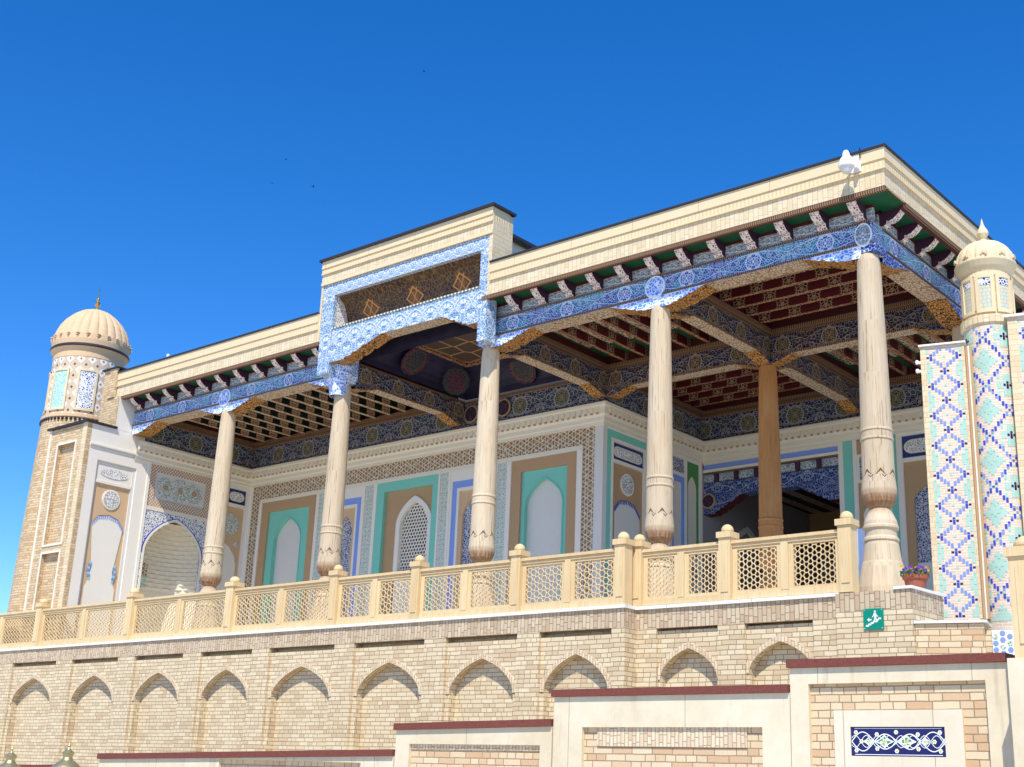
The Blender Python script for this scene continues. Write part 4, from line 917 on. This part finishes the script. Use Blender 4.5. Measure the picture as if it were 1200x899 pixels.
# ------------------------------------------------------------------ balustrades
def lattice_unit(w_, h_, p=.132):
    """openwork panel: hexagon rings joined by struts, in metres"""
    nx = max(3, round(w_/p)); px = w_/nx; nz = max(3, round(h_/(p*.866))); pz = h_/nz; segs = []
    for j in range(-1, nz+2):
        for i in range(-1, nx+2):
            cx_, cz_ = (i+.5*(j % 2))*px, (j+.15)*pz
            H = [(cx_+.385*px*math.cos(R(60*k_)), cz_+.385*px*math.sin(R(60*k_))) for k_ in range(6)]
            for k_ in range(6): segs.append((H[k_], H[(k_+1) % 6]))
            for k_, (dx,dz) in enumerate(((1,0),(.5,1),(-.5,1))):
                n_ = (cx_+dx*px, cz_+dz*pz); segs.append((H[k_], (n_[0]-(H[k_][0]-cx_), n_[1]-(H[k_][1]-cz_))))
    return segs
LAT = {}
def clip(a, b_, lo=0., hi=1.):
    t0, t1 = 0., 1.
    for k_ in (0,1):
        d = b_[k_]-a[k_]
        for s_, bd in ((-1,lo),(1,hi)):
            pp, qq = s_*d, s_*(bd-a[k_])
            if abs(pp) < 1e-9:
                if qq < 0: return None
            else:
                r = qq/pp
                if pp < 0: t0 = max(t0, r)
                else: t1 = min(t1, r)
    if t0 >= t1: return None
    return ((a[0]+(b_[0]-a[0])*t0, a[1]+(b_[1]-a[1])*t0), (a[0]+(b_[0]-a[0])*t1, a[1]+(b_[1]-a[1])*t1))
def lattice_mesh(w_, h_):
    key = (round(w_,2), round(h_,2))
    if key in LAT: return LAT[key]
    mb = MB(); t = .0064; D = .018; ff = F((0,0),(1,0),(0,1))
    for n_, (a, b_) in enumerate(lattice_unit(w_, h_)):
        c_ = clip((a[0]/w_,a[1]/h_), (b_[0]/w_,b_[1]/h_))
        if not c_: continue
        (xa,za),(xb,zb_) = [(x*w_, z*h_) for x,z in c_]; L = math.hypot(xb-xa, zb_-za)
        if L < .003: continue
        ux, uz = (xb-xa)/L*.004, (zb_-za)/L*.004; nx_, nz_ = -(zb_-za)/L*t, (xb-xa)/L*t; d0 = .0006*(n_ % 5)
        P = [(xa-ux-nx_,za-uz-nz_),(xb+ux-nx_,zb_+uz-nz_),(xb+ux+nx_,zb_+uz+nz_),(xa-ux+nx_,za-uz+nz_)]
        mb.face([ff(x,z,d0) for x,z in P], WOODR); mb.face([ff(x,z,D-d0) for x,z in P], WOODR)
        mb.face([ff(*P[0],d0),ff(*P[1],d0),ff(*P[1],D-d0),ff(*P[0],D-d0)], WOODR); mb.face([ff(*P[3],d0),ff(*P[2],d0),ff(*P[2],D-d0),ff(*P[3],D-d0)], WOODR)
    o = mb.build('lattice_panel'); LAT[key] = o; return o
def place_lattice(par, x, y, z, w_, h_):
    key = (round(w_,2), round(h_,2))
    new = key not in LAT; o = lattice_mesh(w_, h_)
    if not new: o = o.copy(); COL.objects.link(o)
    o.parent = par; o.location = Vector((x,y,z))-wloc(par)
def post(par, x, y, z0, hw=.10, H=.89, ball=.088, capw=.025):
    b = MB(); b.box(x-hw,x+hw,y-hw,y+hw,z0,z0+H,WOODR)
    b.box(x-hw-capw,x+hw+capw,y-hw-capw,y+hw+capw,z0+H+.001,z0+H+.085,WOODR)
    b.box(x-hw*.6,x+hw*.6,y-hw-.012,y-hw-.001,z0+.12,z0+H-.08,WOODR)
    o = b.build('post', par)
    c = MB(); r = ball*hw/.10*1.0; c.lathe([(r*.9,z0+H+.085),(r*1.05,z0+H+.11),(r*1.05,z0+H+.13),(r*.9,z0+H+.165),(r*.6,z0+H+.19),(r*.25,z0+H+.203),(0,z0+H+.207)], (x,y), WOODR, 20); c.build('ball_finial', o)
def span(par, xa, xb, y, z0, hw=.095, divs=1, H=.80):
    """rails, divider and two lattices between post centres"""
    b = MB(); s0, s1 = xa+hw+.002, xb-hw-.002
    b.box(s0,s1,y-.07,y+.07,z0+H,z0+H+.045,WOODR); b.box(s0,s1,y-.045,y+.045,z0+H-.05,z0+H-.001,WOODR); b.build('top_rail', par)
    b = MB(); b.box(s0,s1,y-.045,y+.045,z0+.012,z0+.10,WOODR); b.build('bottom_rail', par)
    n = divs+1; dw = .11; L = (s1-s0-divs*dw)/n
    for i in range(divs):
        x = s0+(i+1)*L+i*dw; b = MB(); b.box(x,x+dw,y-.05,y+.05,z0+.101,z0+H-.051,WOODR); b.build('divider', par)
    for i in range(n):
        x = s0+i*(L+dw); fr = .07; b = MB()
        ring(b, FRONT(y), (x+.001,x+L-.001,z0+.101,z0+H-.051), (x+fr,x+L-fr,z0+.14,z0+H-.09), -.028, .028, WOODR); b.build('panel_frame', par)
        place_lattice(par, x+fr, y-.018, z0+.14, L-2*fr, H-.23)
ZB = -.203
bl = thing('balustrade', (-12,-1.34,ZB), 'long pale timber openwork balustrade with domed posts along the terrace edge', 'balustrade')
PL = [-29.6,-26.2,-22.88,-19.5,-15.97,-12.65,-9.71,-7.68,-5.47,-3.45]
for i, x in enumerate(PL): post(bl, x, -1.34, ZB, hw=.11 if x < -12 else .095)
for a, b_ in zip(PL, PL[1:]): span(bl, a, b_, -1.34, ZB)
b2 = thing('balustrade', (-1.7,-1.07,ZB), 'short set-back timber balustrade section ending beside the corner column', 'balustrade')
for x in (-3.35,-1.83,.01): post(b2, x, -1.07, ZB, hw=.095)
span(b2,-3.35,-1.83,-1.07,ZB); span(b2,-1.83,.01,-1.07,ZB)

# ------------------------------------------------------------------ tiled portal on the right, turned 15 degrees
c15, s15 = math.cos(R(15)), math.sin(R(15)); PF = F((.15,1.49),(c15,s15),(-s15,c15))
def cells(mb, put_, ni, nj, w_, fn, g_=.004, i0=0):
    """glazed bars set in the thin brick: runs of one colour in a column become one upright bar of at most two cells"""
    for i in range(i0, i0+ni):
        j = 0
        while j < nj:
            k_ = fn(i, j); n = 1
            if k_ in 'bw': j += 1; continue
            while n < (4 if k_ == 't' else 2) and j+n < nj and fn(i, j+n) == k_: n += 1
            lo = put_(i, j); hi = put_(i, j+n-1); mb.face([lo[0],lo[1],hi[2],hi[3]], TB[k_]); j += n
def patA(i, j):
    jj = j % 12; q = abs(jj-6); a = abs(i)
    M_ = {0:(4,),1:(4,3),2:(3,2),3:(2,1),4:(1,),5:(0,),6:(0,)}[q]
    if a in M_: return 'd' if (a in (0,4)) else 'l'
    if a == 1 and q == 6: return 'k'
    if a == 5 and q == 0: return 'k'
    if a == 5 and q >= 2: return 't'
    if a == 4 and q >= 4: return 't'
    if a == 0 and q == 0: return 't'
    return 'b'
def patB(i, j):
    ii = (i % 14)-7; jj = (j % 20)-10; a, q = abs(ii), abs(jj)
    s_ = a*10/7+q
    if abs(s_-10) < 1.0: return 'd' if (i+j//2) % 3 else 'l'
    if s_ < 6.2:
        if (a == 0 and q <= 1) or (a == 1 and q == 0): return 'k'
        return 't' if s_ > 1.2 and (i % 2 == 0 or s_ < 4.5) else 'b'
    if s_ > 14.2: return 't'
    if s_ > 7.2 and s_ < 8.8 and a % 3 == 0: return 't'
    return 'b'
tp = thing('tiled_pylon', (.5,1.6,-.3), 'narrow tall pylon face with blue brick diamonds, left of the slim tiled minaret', 'pylon')
w = MB(); fbox(w,PF,-.05,.60,-.6,3.94,.004,.5,TBASE); fbox(w,PF,-.05,.03,-.24,3.94,-.004,.011,CBR); fbox(w,PF,.56,.60,-.24,3.94,-.004,.011,CBR)
cw = .0475; ch = .0388; gg = .0045
def pA(i, j):
    s_ = .295+i*cw-cw/2; z = -.22+j*ch; return [PF(s_+gg,z+gg,.0),PF(s_+cw-gg,z+gg,.0),PF(s_+cw-gg,z+ch-gg,.0),PF(s_+gg,z+ch-gg,.0)]
cells(w, pA, 11, 106, cw, patA, i0=-5); w.build('tiled_face', tp)
w = MB(); fbox(w,PF,-.07,.62,3.942,3.97,-.04,.52,WHITE); w.build('cap', tp)
w = MB(); fbox(w,PF,.605,.64,-.24,3.9,.05,.4,TAN); fbox(w,PF,.642,.665,-.24,3.9,.03,.4,PLC); fbox(w,PF,.667,.70,-.24,3.9,.06,.4,TAN); w.build('edge_fillet', tp)
# slim minaret
cc = PF(.955,0,.40); C2 = (cc.x, cc.y)
m2 = thing('minaret', (C2[0],C2[1],-.3), 'slim minaret of diamond patterned glazed brick with small cream dome, right side', 'minaret')
w = MB(); rs = .395; w.lathe([(rs,-.6),(rs,4.24)], C2, TBASE, 40, split=rs); ni = 56; da = 2*math.pi/ni; ch = .0388
def pB(i, j):
    t0, t1 = i*da+.1*da, (i+1)*da-.1*da; z = -.28+j*ch; r_ = rs+.004
    return [(C2[0]+r_*math.cos(t0),C2[1]+r_*math.sin(t0),z+.004),(C2[0]+r_*math.cos(t1),C2[1]+r_*math.sin(t1),z+.003),(C2[0]+r_*math.cos(t1),C2[1]+r_*math.sin(t1),z+ch-.004),(C2[0]+r_*math.cos(t0),C2[1]+r_*math.sin(t0),z+ch-.004)]
cells(w, pB, ni, 115, cw, patB); w.build('tiled_shaft', m2)
w = MB(); w.lathe([(.40,4.20),(.43,4.24),(.43,4.35),(.38,4.38)], C2, CSOLD, 32, split=.42); w.build('collar', m2)
w = MB(); w.lathe([(.365,4.38),(.365,5.12)], C2, CBR, 32, split=.37); w.build('drum', m2)
for k_ in range(8):
    a = R(-90+15+45*k_)
    o = curved('tile_niche', C2, .378, a, R(13), 4.46, 4.98, PALET, m2, fr=CREAM)
    curved('tile_crown', C2, .383, a, R(13), 4.86, 4.98, NAVYM, o)
w = MB(); w.lathe([(.365,5.10),(.38,5.13),(.42,5.18),(.45,5.24),(.465,5.27),(.465,5.295)], C2, DOMEM2, 32); w.build('drum_cornice', m2)
w = MB(); w.lathe([(.465,5.295),(.45,5.31),(.445,5.38),(.42,5.47),(.36,5.57),(.27,5.65),(.16,5.70),(.06,5.715)], C2, DOMEM2, 96, rf=lambda t, z: 1-.05*(1-abs(math.sin(8*t)))**2.5); w.build('dome', m2)
w = MB()
for i in range(10):
    t = 2*math.pi*(i)/10
    for dx_ in (-.075,-.025,.025,.075):
        tt = t+dx_; x, y = C2[0]+.455*math.cos(tt), C2[1]+.455*math.sin(tt); w.box(x-.012,x+.012,y-.012,y+.012,5.37-abs(dx_)*.4,5.41-abs(dx_)*.4,CREAM)
w.build('rib_ends', m2)
w = MB(); w.lathe([(.06,5.71),(.075,5.74),(.04,5.77),(.06,5.80),(.09,5.86),(.085,5.91),(.05,5.97),(.025,6.03),(.012,6.10),(0,6.14)], C2, DOMEM2, 16); w.build('finial', m2)
# wider tiled wall further right
tq = thing('tiled_pylon', (2.3,2.0,-.3), 'wide tiled brick wall at the right picture edge beyond the slim minaret', 'pylon')
w = MB(); fbox(w,PF,1.24,3.4,-.6,4.27,.004,.6,TBASE); fbox(w,PF,1.24,1.38,-.3,4.27,-.004,.011,CBR)
def pC(i, j):
    s_ = 1.385+i*cw; z = -.28+j*.0388; return [PF(s_+gg,z+gg,0),PF(s_+cw-gg,z+gg,0),PF(s_+cw-gg,z+.0388-gg,0),PF(s_+gg,z+.0388-gg,0)]
cells(w, pC, 42, 116, cw, patB); w.build('tiled_face', tq)
w = MB(); fbox(w,PF,1.20,3.42,4.272,4.31,-.05,.62,WHITE); w.build('cap', tq)
# low brick base
bs = thing('low_brick_wall', (1.4,-1.0,-4.5), 'low brick wall with pale coping and a hexagon tile panel, below the tiled pylons', 'wall')
LF = F((.93,-1.17),(c15,s15),(-s15,c15))
w = MB(); fbox(w,LF,.0,.82,-4.5,-.665,0,.5,BRR); fbox(w,LF,.82,3.2,-4.5,-.74,.06,.5,BR); w.build('brick_body', bs)
w = MB(); fbox(w,LF,-.01,.86,-.664,-.632,-.04,.55,WHITE); w.build('coping', bs)
w = MB(); fbox(w,LF,.90,1.5,-1.10,-.75,.03,.059,TB['w'])
for i in range(7):
    for j in range(5):
        x = .94+i*.083; z = -1.07+j*.08+(.04 if i % 2 else 0)
        if z > -.77: continue
        disc(w,LF,x,z,.033,.022,.03,TB['l'] if (i+2*j) % 3 else GREENM,6)
w.build('hexagon_tiles', bs)

# ------------------------------------------------------------------ stepped stair walls in front
def stair_wall(x0, x1, zl, zr, label, inner=None, tile=False, y=-5.0, edge=.10):
    t = thing('stair_wall', ((x0+x1)/2, y, -4.5), label, 'wall', None); f = FRONT(y)
    w = MB(); zi = (inner if inner else (x0+.3,x1-.3,zl-.5))
    a, b_, zt_ = zi
    w.hexa([f(x0,-4.5,.05),f(x1,-4.5,.05),f(x1,-4.5,.35),f(x0,-4.5,.35),f(x0,zl-.08,.05),f(x1,zr-.08,.05),f(x1,zr-.08,.35),f(x0,zl-.08,.35)], BRR)
    w.build('brick_panel', t)
    w = MB(); fz = lambda x: zl-.081+(zr-zl)*(x-x0)/(x1-x0)
    def slab(xa, xb, za, zb0, zb1): w.hexa([f(xa,za,0),f(xb,za,0),f(xb,za,.049),f(xa,za,.049),f(xa,zb0,0),f(xb,zb1,0),f(xb,zb1,.049),f(xa,zb0,.049)], LIME)
    slab(x0,a,-4.5,fz(x0),fz(a)); slab(b_,x1,-4.5,fz(b_),fz(x1)); slab(a,b_,zt_,fz(a),fz(b_)); w.build('stone_frame', t)
    w = MB(); w.hexa([f(x0-.02,zl-.08,-.04),f(x1,zr-.08,-.04),f(x1,zr-.08,.40),f(x0-.02,zl-.08,.40),f(x0-.02,zl,-.04),f(x1,zr,-.04),f(x1,zr,.40),f(x0-.02,zl,.40)], GRAN); w.build('granite_coping', t)
    return t, f
stair_wall(-18.5,-12.0,-2.90,-2.745,'lowest stair wall with red granite coping at the bottom left behind the lantern caps')
stair_wall(-10.80,-4.31,-2.56,-2.43,'long low stair wall with pale stone frame, second step from the left',(-7.8,-4.9,-2.60))
t3,_ = stair_wall(-4.29,-1.79,-2.115,-2.07,'stair wall with small brick panel, third coping step',(-4.05,-1.96,-2.36))
w = MB(); f = FRONT(-5.0); fbox(w,f,-4.05,-1.96,-2.42,-2.36,.035,.049,SOLD2); w.build('soldier_course', t3)
t4,f = stair_wall(-1.77,1.235,-1.745,-1.745,'stair wall with upright brick course under a red granite coping',(-1.36,.92,-2.16))
w = MB(); fbox(w,f,-1.17,.72,-2.36,-2.16,.032,.0495,SOLD2); w.build('soldier_course', t4)
t5,f = stair_wall(1.245,3.43,-1.505,-1.51,'tallest stair wall with framed blue floral tile panel under red granite coping',(1.445,3.22,-1.745))
w = MB(); ring(w,f,(1.70,2.98,-2.75,-2.0),(1.868,2.805,-2.425,-2.155),.02,.0495,LIME2); w.build('tile_surround', t5)
w = MB(); fbox(w,f,1.868,2.805,-2.425,-2.155,.036,.0495,TB['k']); tpn = w.build('tile_panel', t5)
w = MB(); tx0,tx1,tz0,tz1 = 1.875,2.80,-2.42,-2.16; tm = (tz0+tz1)/2; dA = .033
def ribbon(pts, wd, mt, d):
    for (x0_,z0_),(x1_,z1_) in zip(pts, pts[1:]):
        L = math.hypot(x1_-x0_, z1_-z0_) or 1; nx_, nz_ = -(z1_-z0_)/L*wd/2, (x1_-x0_)/L*wd/2
        w.face([f(x0_-nx_,z0_-nz_,d),f(x1_-nx_,z1_-nz_,d),f(x1_+nx_,z1_+nz_,d),f(x0_+nx_,z0_+nz_,d)], mt)
WT = SIGNW
for ph in (0, 1):
    ribbon([(tx0+(tx1-tx0)*i/96, tm+.09*math.sin(math.pi*4*i/96+ph*math.pi)*(.6+.4*abs(math.cos(math.pi*i/96)))) for i in range(97)], .009, WT, dA-.0005*ph)
    ribbon([(tx0+(tx1-tx0)*i/96, tm+.055*math.sin(math.pi*8*i/96+ph*math.pi+.6)) for i in range(97)], .006, WT, dA-.001-.0005*ph)
for z in (tz0+.010,tz1-.010): ribbon([(tx0+.03,z),(tx1-.03,z)], .006, WT, dA)
for kx, sc in ((.36,.062),(.60,.062),(.19,.042),(.79,.042)):
    cx_ = tx0+(tx1-tx0)*kx
    for s_, mt, d in ((1.25,WT,.0315),(1,GREENM,.031),(.32,YELP,.030)):
        a = sc*s_; w.face([f(cx_+x*a*1.25,tm+z*a*.9,d) for x,z in ((1,0),(.45,.35),(0,.9),(-.45,.35),(-1,0),(-.45,-.35),(0,-.9),(.45,-.35))], mt)
fl = [(.05,.18),(.05,.82),(.95,.18),(.95,.82),(.28,.25),(.28,.75),(.72,.25),(.72,.75),(.49,.17),(.49,.83),(.11,.5),(.89,.5)]
for kx, kz in fl:
    cx_, cz_ = tx0+(tx1-tx0)*kx, tz0+(tz1-tz0)*kz
    for q in range(6):
        an = q*math.pi/3; px_, pz_ = cx_+.013*math.cos(an), cz_+.013*math.sin(an); w.face([f(px_+.009*math.cos(2*math.pi*i/6),pz_+.009*math.sin(2*math.pi*i/6),.030-.0002*q) for i in range(6)], WT)
    w.face([f(cx_+.011*math.cos(2*math.pi*i/8),cz_+.011*math.sin(2*math.pi*i/8),.028) for i in range(8)], YELP)
w.build('floral_tiles', tpn)
# stone pier and foreground balustrade at the right edge
sp_ = thing('stone_pier', (4.4,-5.1,-4.5), 'pale stone pier beside the tallest stair wall, carrying the foreground post', 'pier')
w = MB(); f = FRONT(-5.47); ring(w,f,(3.60,5.8,-4.5,-1.61),(3.78,5.6,-4.4,-1.78),0,.05,LIME); fbox(w,f,3.60,5.8,-4.5,-1.615,.051,.9,BRR); w.build('stone_frame', sp_)
b3 = thing('balustrade', (4.4,-5.15,-1.6), 'foreground timber balustrade with a thick post at the right picture edge', 'balustrade')
w = MB()
post(b3, 3.80, -5.28, -1.605, hw=.145, H=.88, ball=.085); post(b3, 5.5, -5.28, -1.605, hw=.145, H=.88, ball=.085)
span(b3,3.80,5.5,-5.28,-1.605,hw=.145)

# ------------------------------------------------------------------ small things
sg = thing('exit_sign', (.40,-1.21,-.72), 'small square green sign with white figure walking down stairs, on the brick pedestal', 'sign')
f = FRONT(-1.20); w = MB(); fbox(w,f,.262,.534,-.716,-.449,-.02,-.002,SIGNG); w.build('plate', sg)
w = MB(); d = -.0215; SX, SZ = .262, -.716
def P_(pts, mt=SIGNW): w.face([f(SX+x*.272, SZ+z*.267, d) for x,z in pts], mt)
n_ = 6
for i in range(n_):        # zigzag steps climbing to the right
    x = .12+i*.125; z = .14+i*.065
    P_([(x,z),(x+.145,z),(x+.145,z+.085),(x,z+.085)])
w2 = [(.60+.052*math.cos(2*math.pi*i/12), .845+.052*math.sin(2*math.pi*i/12)) for i in range(12)]; d = -.022; P_(w2)
d = -.0225; P_([(.53,.78),(.65,.77),(.67,.60),(.655,.50),(.56,.50),(.55,.62)]); P_([(.55,.52),(.61,.52),(.58,.40),(.52,.32),(.47,.34),(.53,.42)])
d = -.023; P_([(.60,.52),(.66,.52),(.72,.42),(.70,.33),(.65,.33),(.66,.41)]); P_([(.54,.77),(.50,.66),(.44,.60),(.46,.57),(.53,.63),(.57,.72)]); P_([(.65,.76),(.70,.66),(.76,.62),(.75,.59),(.68,.62),(.63,.70)])
d = -.022; P_([(.42,.44),(.42,.50),(.30,.50),(.30,.57),(.19,.47),(.30,.37),(.30,.44)])
w.build('pictogram', sg)
w = MB()
for x, z in ((.06,.06),(.94,.06),(.06,.94),(.94,.94)): disc(w,f,SX+x*.272,SZ+z*.267,.006,-.024,-.02,CAMW,8)
w.build('screws', sg)

cv_ = thing('security_camera', (.12,-.85,6.43), 'white dome security camera hung from the parapet near the roof corner', 'camera')
w = MB(); cxx, cyy = .11,-.84
w.lathe([(0,6.34),(.035,6.335),(.05,6.30),(.058,6.24),(.085,6.21),(.112,6.15),(.12,6.08),(.112,6.065),(.10,6.065)], (cxx,cyy), CAMW, 24); w.build('housing', cv_)
w = MB(); w.lathe([(.10,6.065),(.085,6.055),(.08,6.02),(.06,5.985),(.03,5.968),(0,5.965)], (cxx,cyy), GLASS, 20); w.build('dome_lens', cv_)
w = MB(); w.box(cxx-.022,cxx+.022,-.84,-.60,6.26,6.30,CAMW); w.box(cxx+.06,cxx+.10,-.72,-.60,6.10,6.28,CAMW); w.box(cxx-.04,cxx+.11,-.605,-.585,6.08,6.34,CAMW); w.box(cxx-.05,cxx-.04,-.635,-.607,6.28,6.45,DMETAL); w.box(cxx+.11,cxx+.12,-.635,-.607,6.28,6.45,DMETAL); w.build('wall_arm', cv_)
for z_, lb in ((3.70,'upper tiny white camera on the left edge of the tiled pylon'),(3.56,'lower tiny white camera on the left edge of the tiled pylon')):
    t = thing('security_camera', tuple(PF(-.1,z_,.02)), lb, 'camera', 'tiny cameras on the tiled pylon')
    w = MB(); fbox(w,PF,-.09,-.051,z_-.02,z_+.02,.01,.05,CAMW); w.build('mount', t)
    w = MB(); q = PF(-.105,0,.0); w.lathe([(0,z_+.035),(.022,z_+.03),(.03,z_),(.022,z_-.03),(0,z_-.035)], (q.x,q.y), CAMW, 12); w.build('housing', t)
t = thing('roof_light', (-17.1,-.52,6.42), 'tiny white light fitting on the left parapet edge', 'light')
w = MB(); w.lathe([(.015,6.41),(.015,6.44),(.035,6.455),(.042,6.485),(.03,6.515),(0,6.53)], (-17.1,-.52), CAMW, 12); w.build('globe', t)

def flower_pot(x, y, z, r, label, fc, seed, grp='potted flowers on the veranda'):
    t = thing('flower_pot', (x,y,z), label, 'flower pot', grp)
    w = MB(); w.lathe([(0,z),(r*.62,z),(r*.88,z+r*1.3),(r*1.0,z+r*1.35),(r*1.04,z+r*1.65),(r*.92,z+r*1.65),(r*.88,z+r*1.5),(0,z+r*1.5)], (x,y), TERRA, 24); w.build('pot', t)
    rn = random.Random(seed); w = MB(); p = MB()
    for i in range(160):
        a, q = rn.random()*6.28, math.sqrt(rn.random())*r*1.15; c_ = Vector((x+q*math.cos(a), y+q*math.sin(a), z+r*1.6+rn.random()*r*.5))
        u_ = Vector((rn.gauss(0,1),rn.gauss(0,1),rn.gauss(0,.6))).normalized()*.03; v_ = u_.orthogonal().normalized()*.015
        w.face([c_-u_,c_+v_,c_+u_,c_-v_], LEAF)
    for i in range(46):
        a, q = rn.random()*6.28, math.sqrt(rn.random())*r*1.1; c_ = Vector((x+q*math.cos(a), y+q*math.sin(a), z+r*1.9+rn.random()*r*.45)); mt = fc if rn.random() < .75 else YELP
        for k_ in range(5):
            an = k_*1.2566+rn.random(); dx_ = Vector((math.cos(an)*.022, -.006, math.sin(an)*.022)); sd = Vector((-math.sin(an)*.012, 0, math.cos(an)*.012))
            p.face([c_, c_+dx_*.6+sd, c_+dx_*1.15, c_+dx_*.6-sd], mt)
    w.v, n0 = w.v+p.v, len(w.v)
    w.f += [tuple(i+n0 for i in q) for q in p.f]; w.m += [w.mi(p.mats[i]) for i in p.m]; w.uv += p.uv; w.sm += p.sm; w.build('flowering_plant', t)
flower_pot(.70,-.55,-.222,.165,'terracotta pot of purple flowers between the corner column and tiled pylon',PURP,3)
flower_pot(-2.9,.3,-.26,.17,'terracotta pot seen through the right balustrade, nearest the dividing post',PURP,4)
flower_pot(-3.45,.4,-.26,.17,'small flower pot behind the first lattice right of the corner posts',TERRA,5)
flower_pot(-8.25,.9,.55,.16,'red flowers just above the rail behind the third column',TERRA,6)
nb = thing('notice_board', (-.78,1,0), 'pale blue notice board leaning behind the corner column', 'board')
w = MB(); w.hexa([(-.98,.98,-.26),(-.60,.98,-.26),(-.60,1.0,-.26),(-.98,1.0,-.26),(-1.0,1.10,1.12),(-.62,1.10,1.12),(-.62,1.12,1.12),(-1.0,1.12,1.12)], material('pale_blue_board', lambda c: (.62,.70,.84), .5)); w.build('board_panel', nb)
w = MB(); w.box(-.83,-.79,1.14,1.4,-.26,.9,DMETAL); w.build('board_stand', nb)

def lantern(x, y, zt, label):
    t = thing('street_lamp', (x,y,-4.5), label, 'street lamp', 'gold capped lamps at the bottom left'); z = zt
    w = MB(); w.lathe([(0,z),(.012,z-.03),(.022,z-.05),(.012,z-.07),(.03,z-.10),(.06,z-.12),(.085,z-.14),(.07,z-.17),(.06,z-.20),(.08,z-.235),(.13,z-.27),(.18,z-.31),(.225,z-.36),(.235,z-.38),(.215,z-.40),(.2,z-.40)], (x,y), BRASS, 28); cp = w.build('lamp_cap', t)
    w = MB()
    for i in range(36):
        a = 2*math.pi*i/36; px_, py_ = x+.205*math.cos(a), y+.205*math.sin(a); w.lathe([(0,z-.40),(.013,z-.415),(.013,z-.44),(0,z-.46)], (px_,py_), GOLD, 6)
    w.lathe([(.19,z-.40),(.2,z-.43),(.19,z-.46)], (x,y), GOLD, 28); w.build('filigree', cp)
    w = MB(); w.lathe([(.165,z-.46),(.18,z-.6),(.15,z-.78),(.08,z-.86),(0,z-.86)], (x,y), GLASS, 24); w.build('glass_globe', t)
    w = MB(); w.lathe([(.18,-4.5),(.18,-4.42),(.09,-4.38),(.06,-4.2),(.045,-4.0),(.045,z-1.05),(.07,z-1.0),(.09,z-.90),(.1,z-.861)], (x,y), BRASS, 20); w.build('pole', t)
lantern(-9.90,-7.0,-2.535,'gold lantern cap at the bottom left corner, the farther left of two')
lantern(-8.45,-7.0,-2.475,'gold lantern cap right of its twin, below the second blind arch')

def bird(px, py, dist, s, ang, label):
    xx, yy = (px-600)/FPX, -(py-449.5)/FPX
    p = cam.matrix_world.translation+(_r2*xx+_u2*yy+_f)*dist
    w = MB(); ca, sa = math.cos(ang), math.sin(ang)
    def Q(a, b_, c_): return p+Vector((a*ca-b_*sa, a*sa+b_*ca, c_))*s
    body = [(-.5,0),(-.3,.09),(0,.13),(.3,.09),(.45,.05),(.55,0)]
    for (a0_,r0_),(a1_,r1_) in zip(body, body[1:]):
        for i in range(6):
            t0,t1 = 2*math.pi*i/6,2*math.pi*(i+1)/6
            w.face([Q(a0_,r0_*math.cos(t0),r0_*math.sin(t0)),Q(a0_,r0_*math.cos(t1),r0_*math.sin(t1)),Q(a1_,r1_*math.cos(t1),r1_*math.sin(t1)),Q(a1_,r1_*math.cos(t0),r1_*math.sin(t0))], BIRD)
    for sg_ in (-1,1):
        w.face([Q(.25,sg_*.08,.05),Q(.05,sg_*.6,.35),Q(-.15,sg_*1.0,.30),Q(-.1,sg_*.5,.25),Q(-.2,sg_*.08,.05)], BIRD); w.face([Q(.25,sg_*.08,.03),Q(.05,sg_*.6,.33),Q(-.2,sg_*.08,.03)], BIRD)
    w.face([Q(-.45,-.03,0),Q(-.75,-.12,.02),Q(-.75,.12,.02),Q(-.45,.03,0)], BIRD)
    w.build('bird', None, label, 'bird', 'birds in the sky')
bird(497,84,70,.16,.4,'dark bird highest in the sky, alone above the raised parapet')
bird(335,187,75,.15,1.2,'dark bird above the other three, left part of the sky')
bird(319,215,80,.13,-.5,'small dark bird leftmost in the sky')
bird(367,219,75,.19,.9,'lowest and largest dark bird right of the leftmost one')
bird(371,204,95,.08,2.,'tiniest dark bird just above the lowest one')
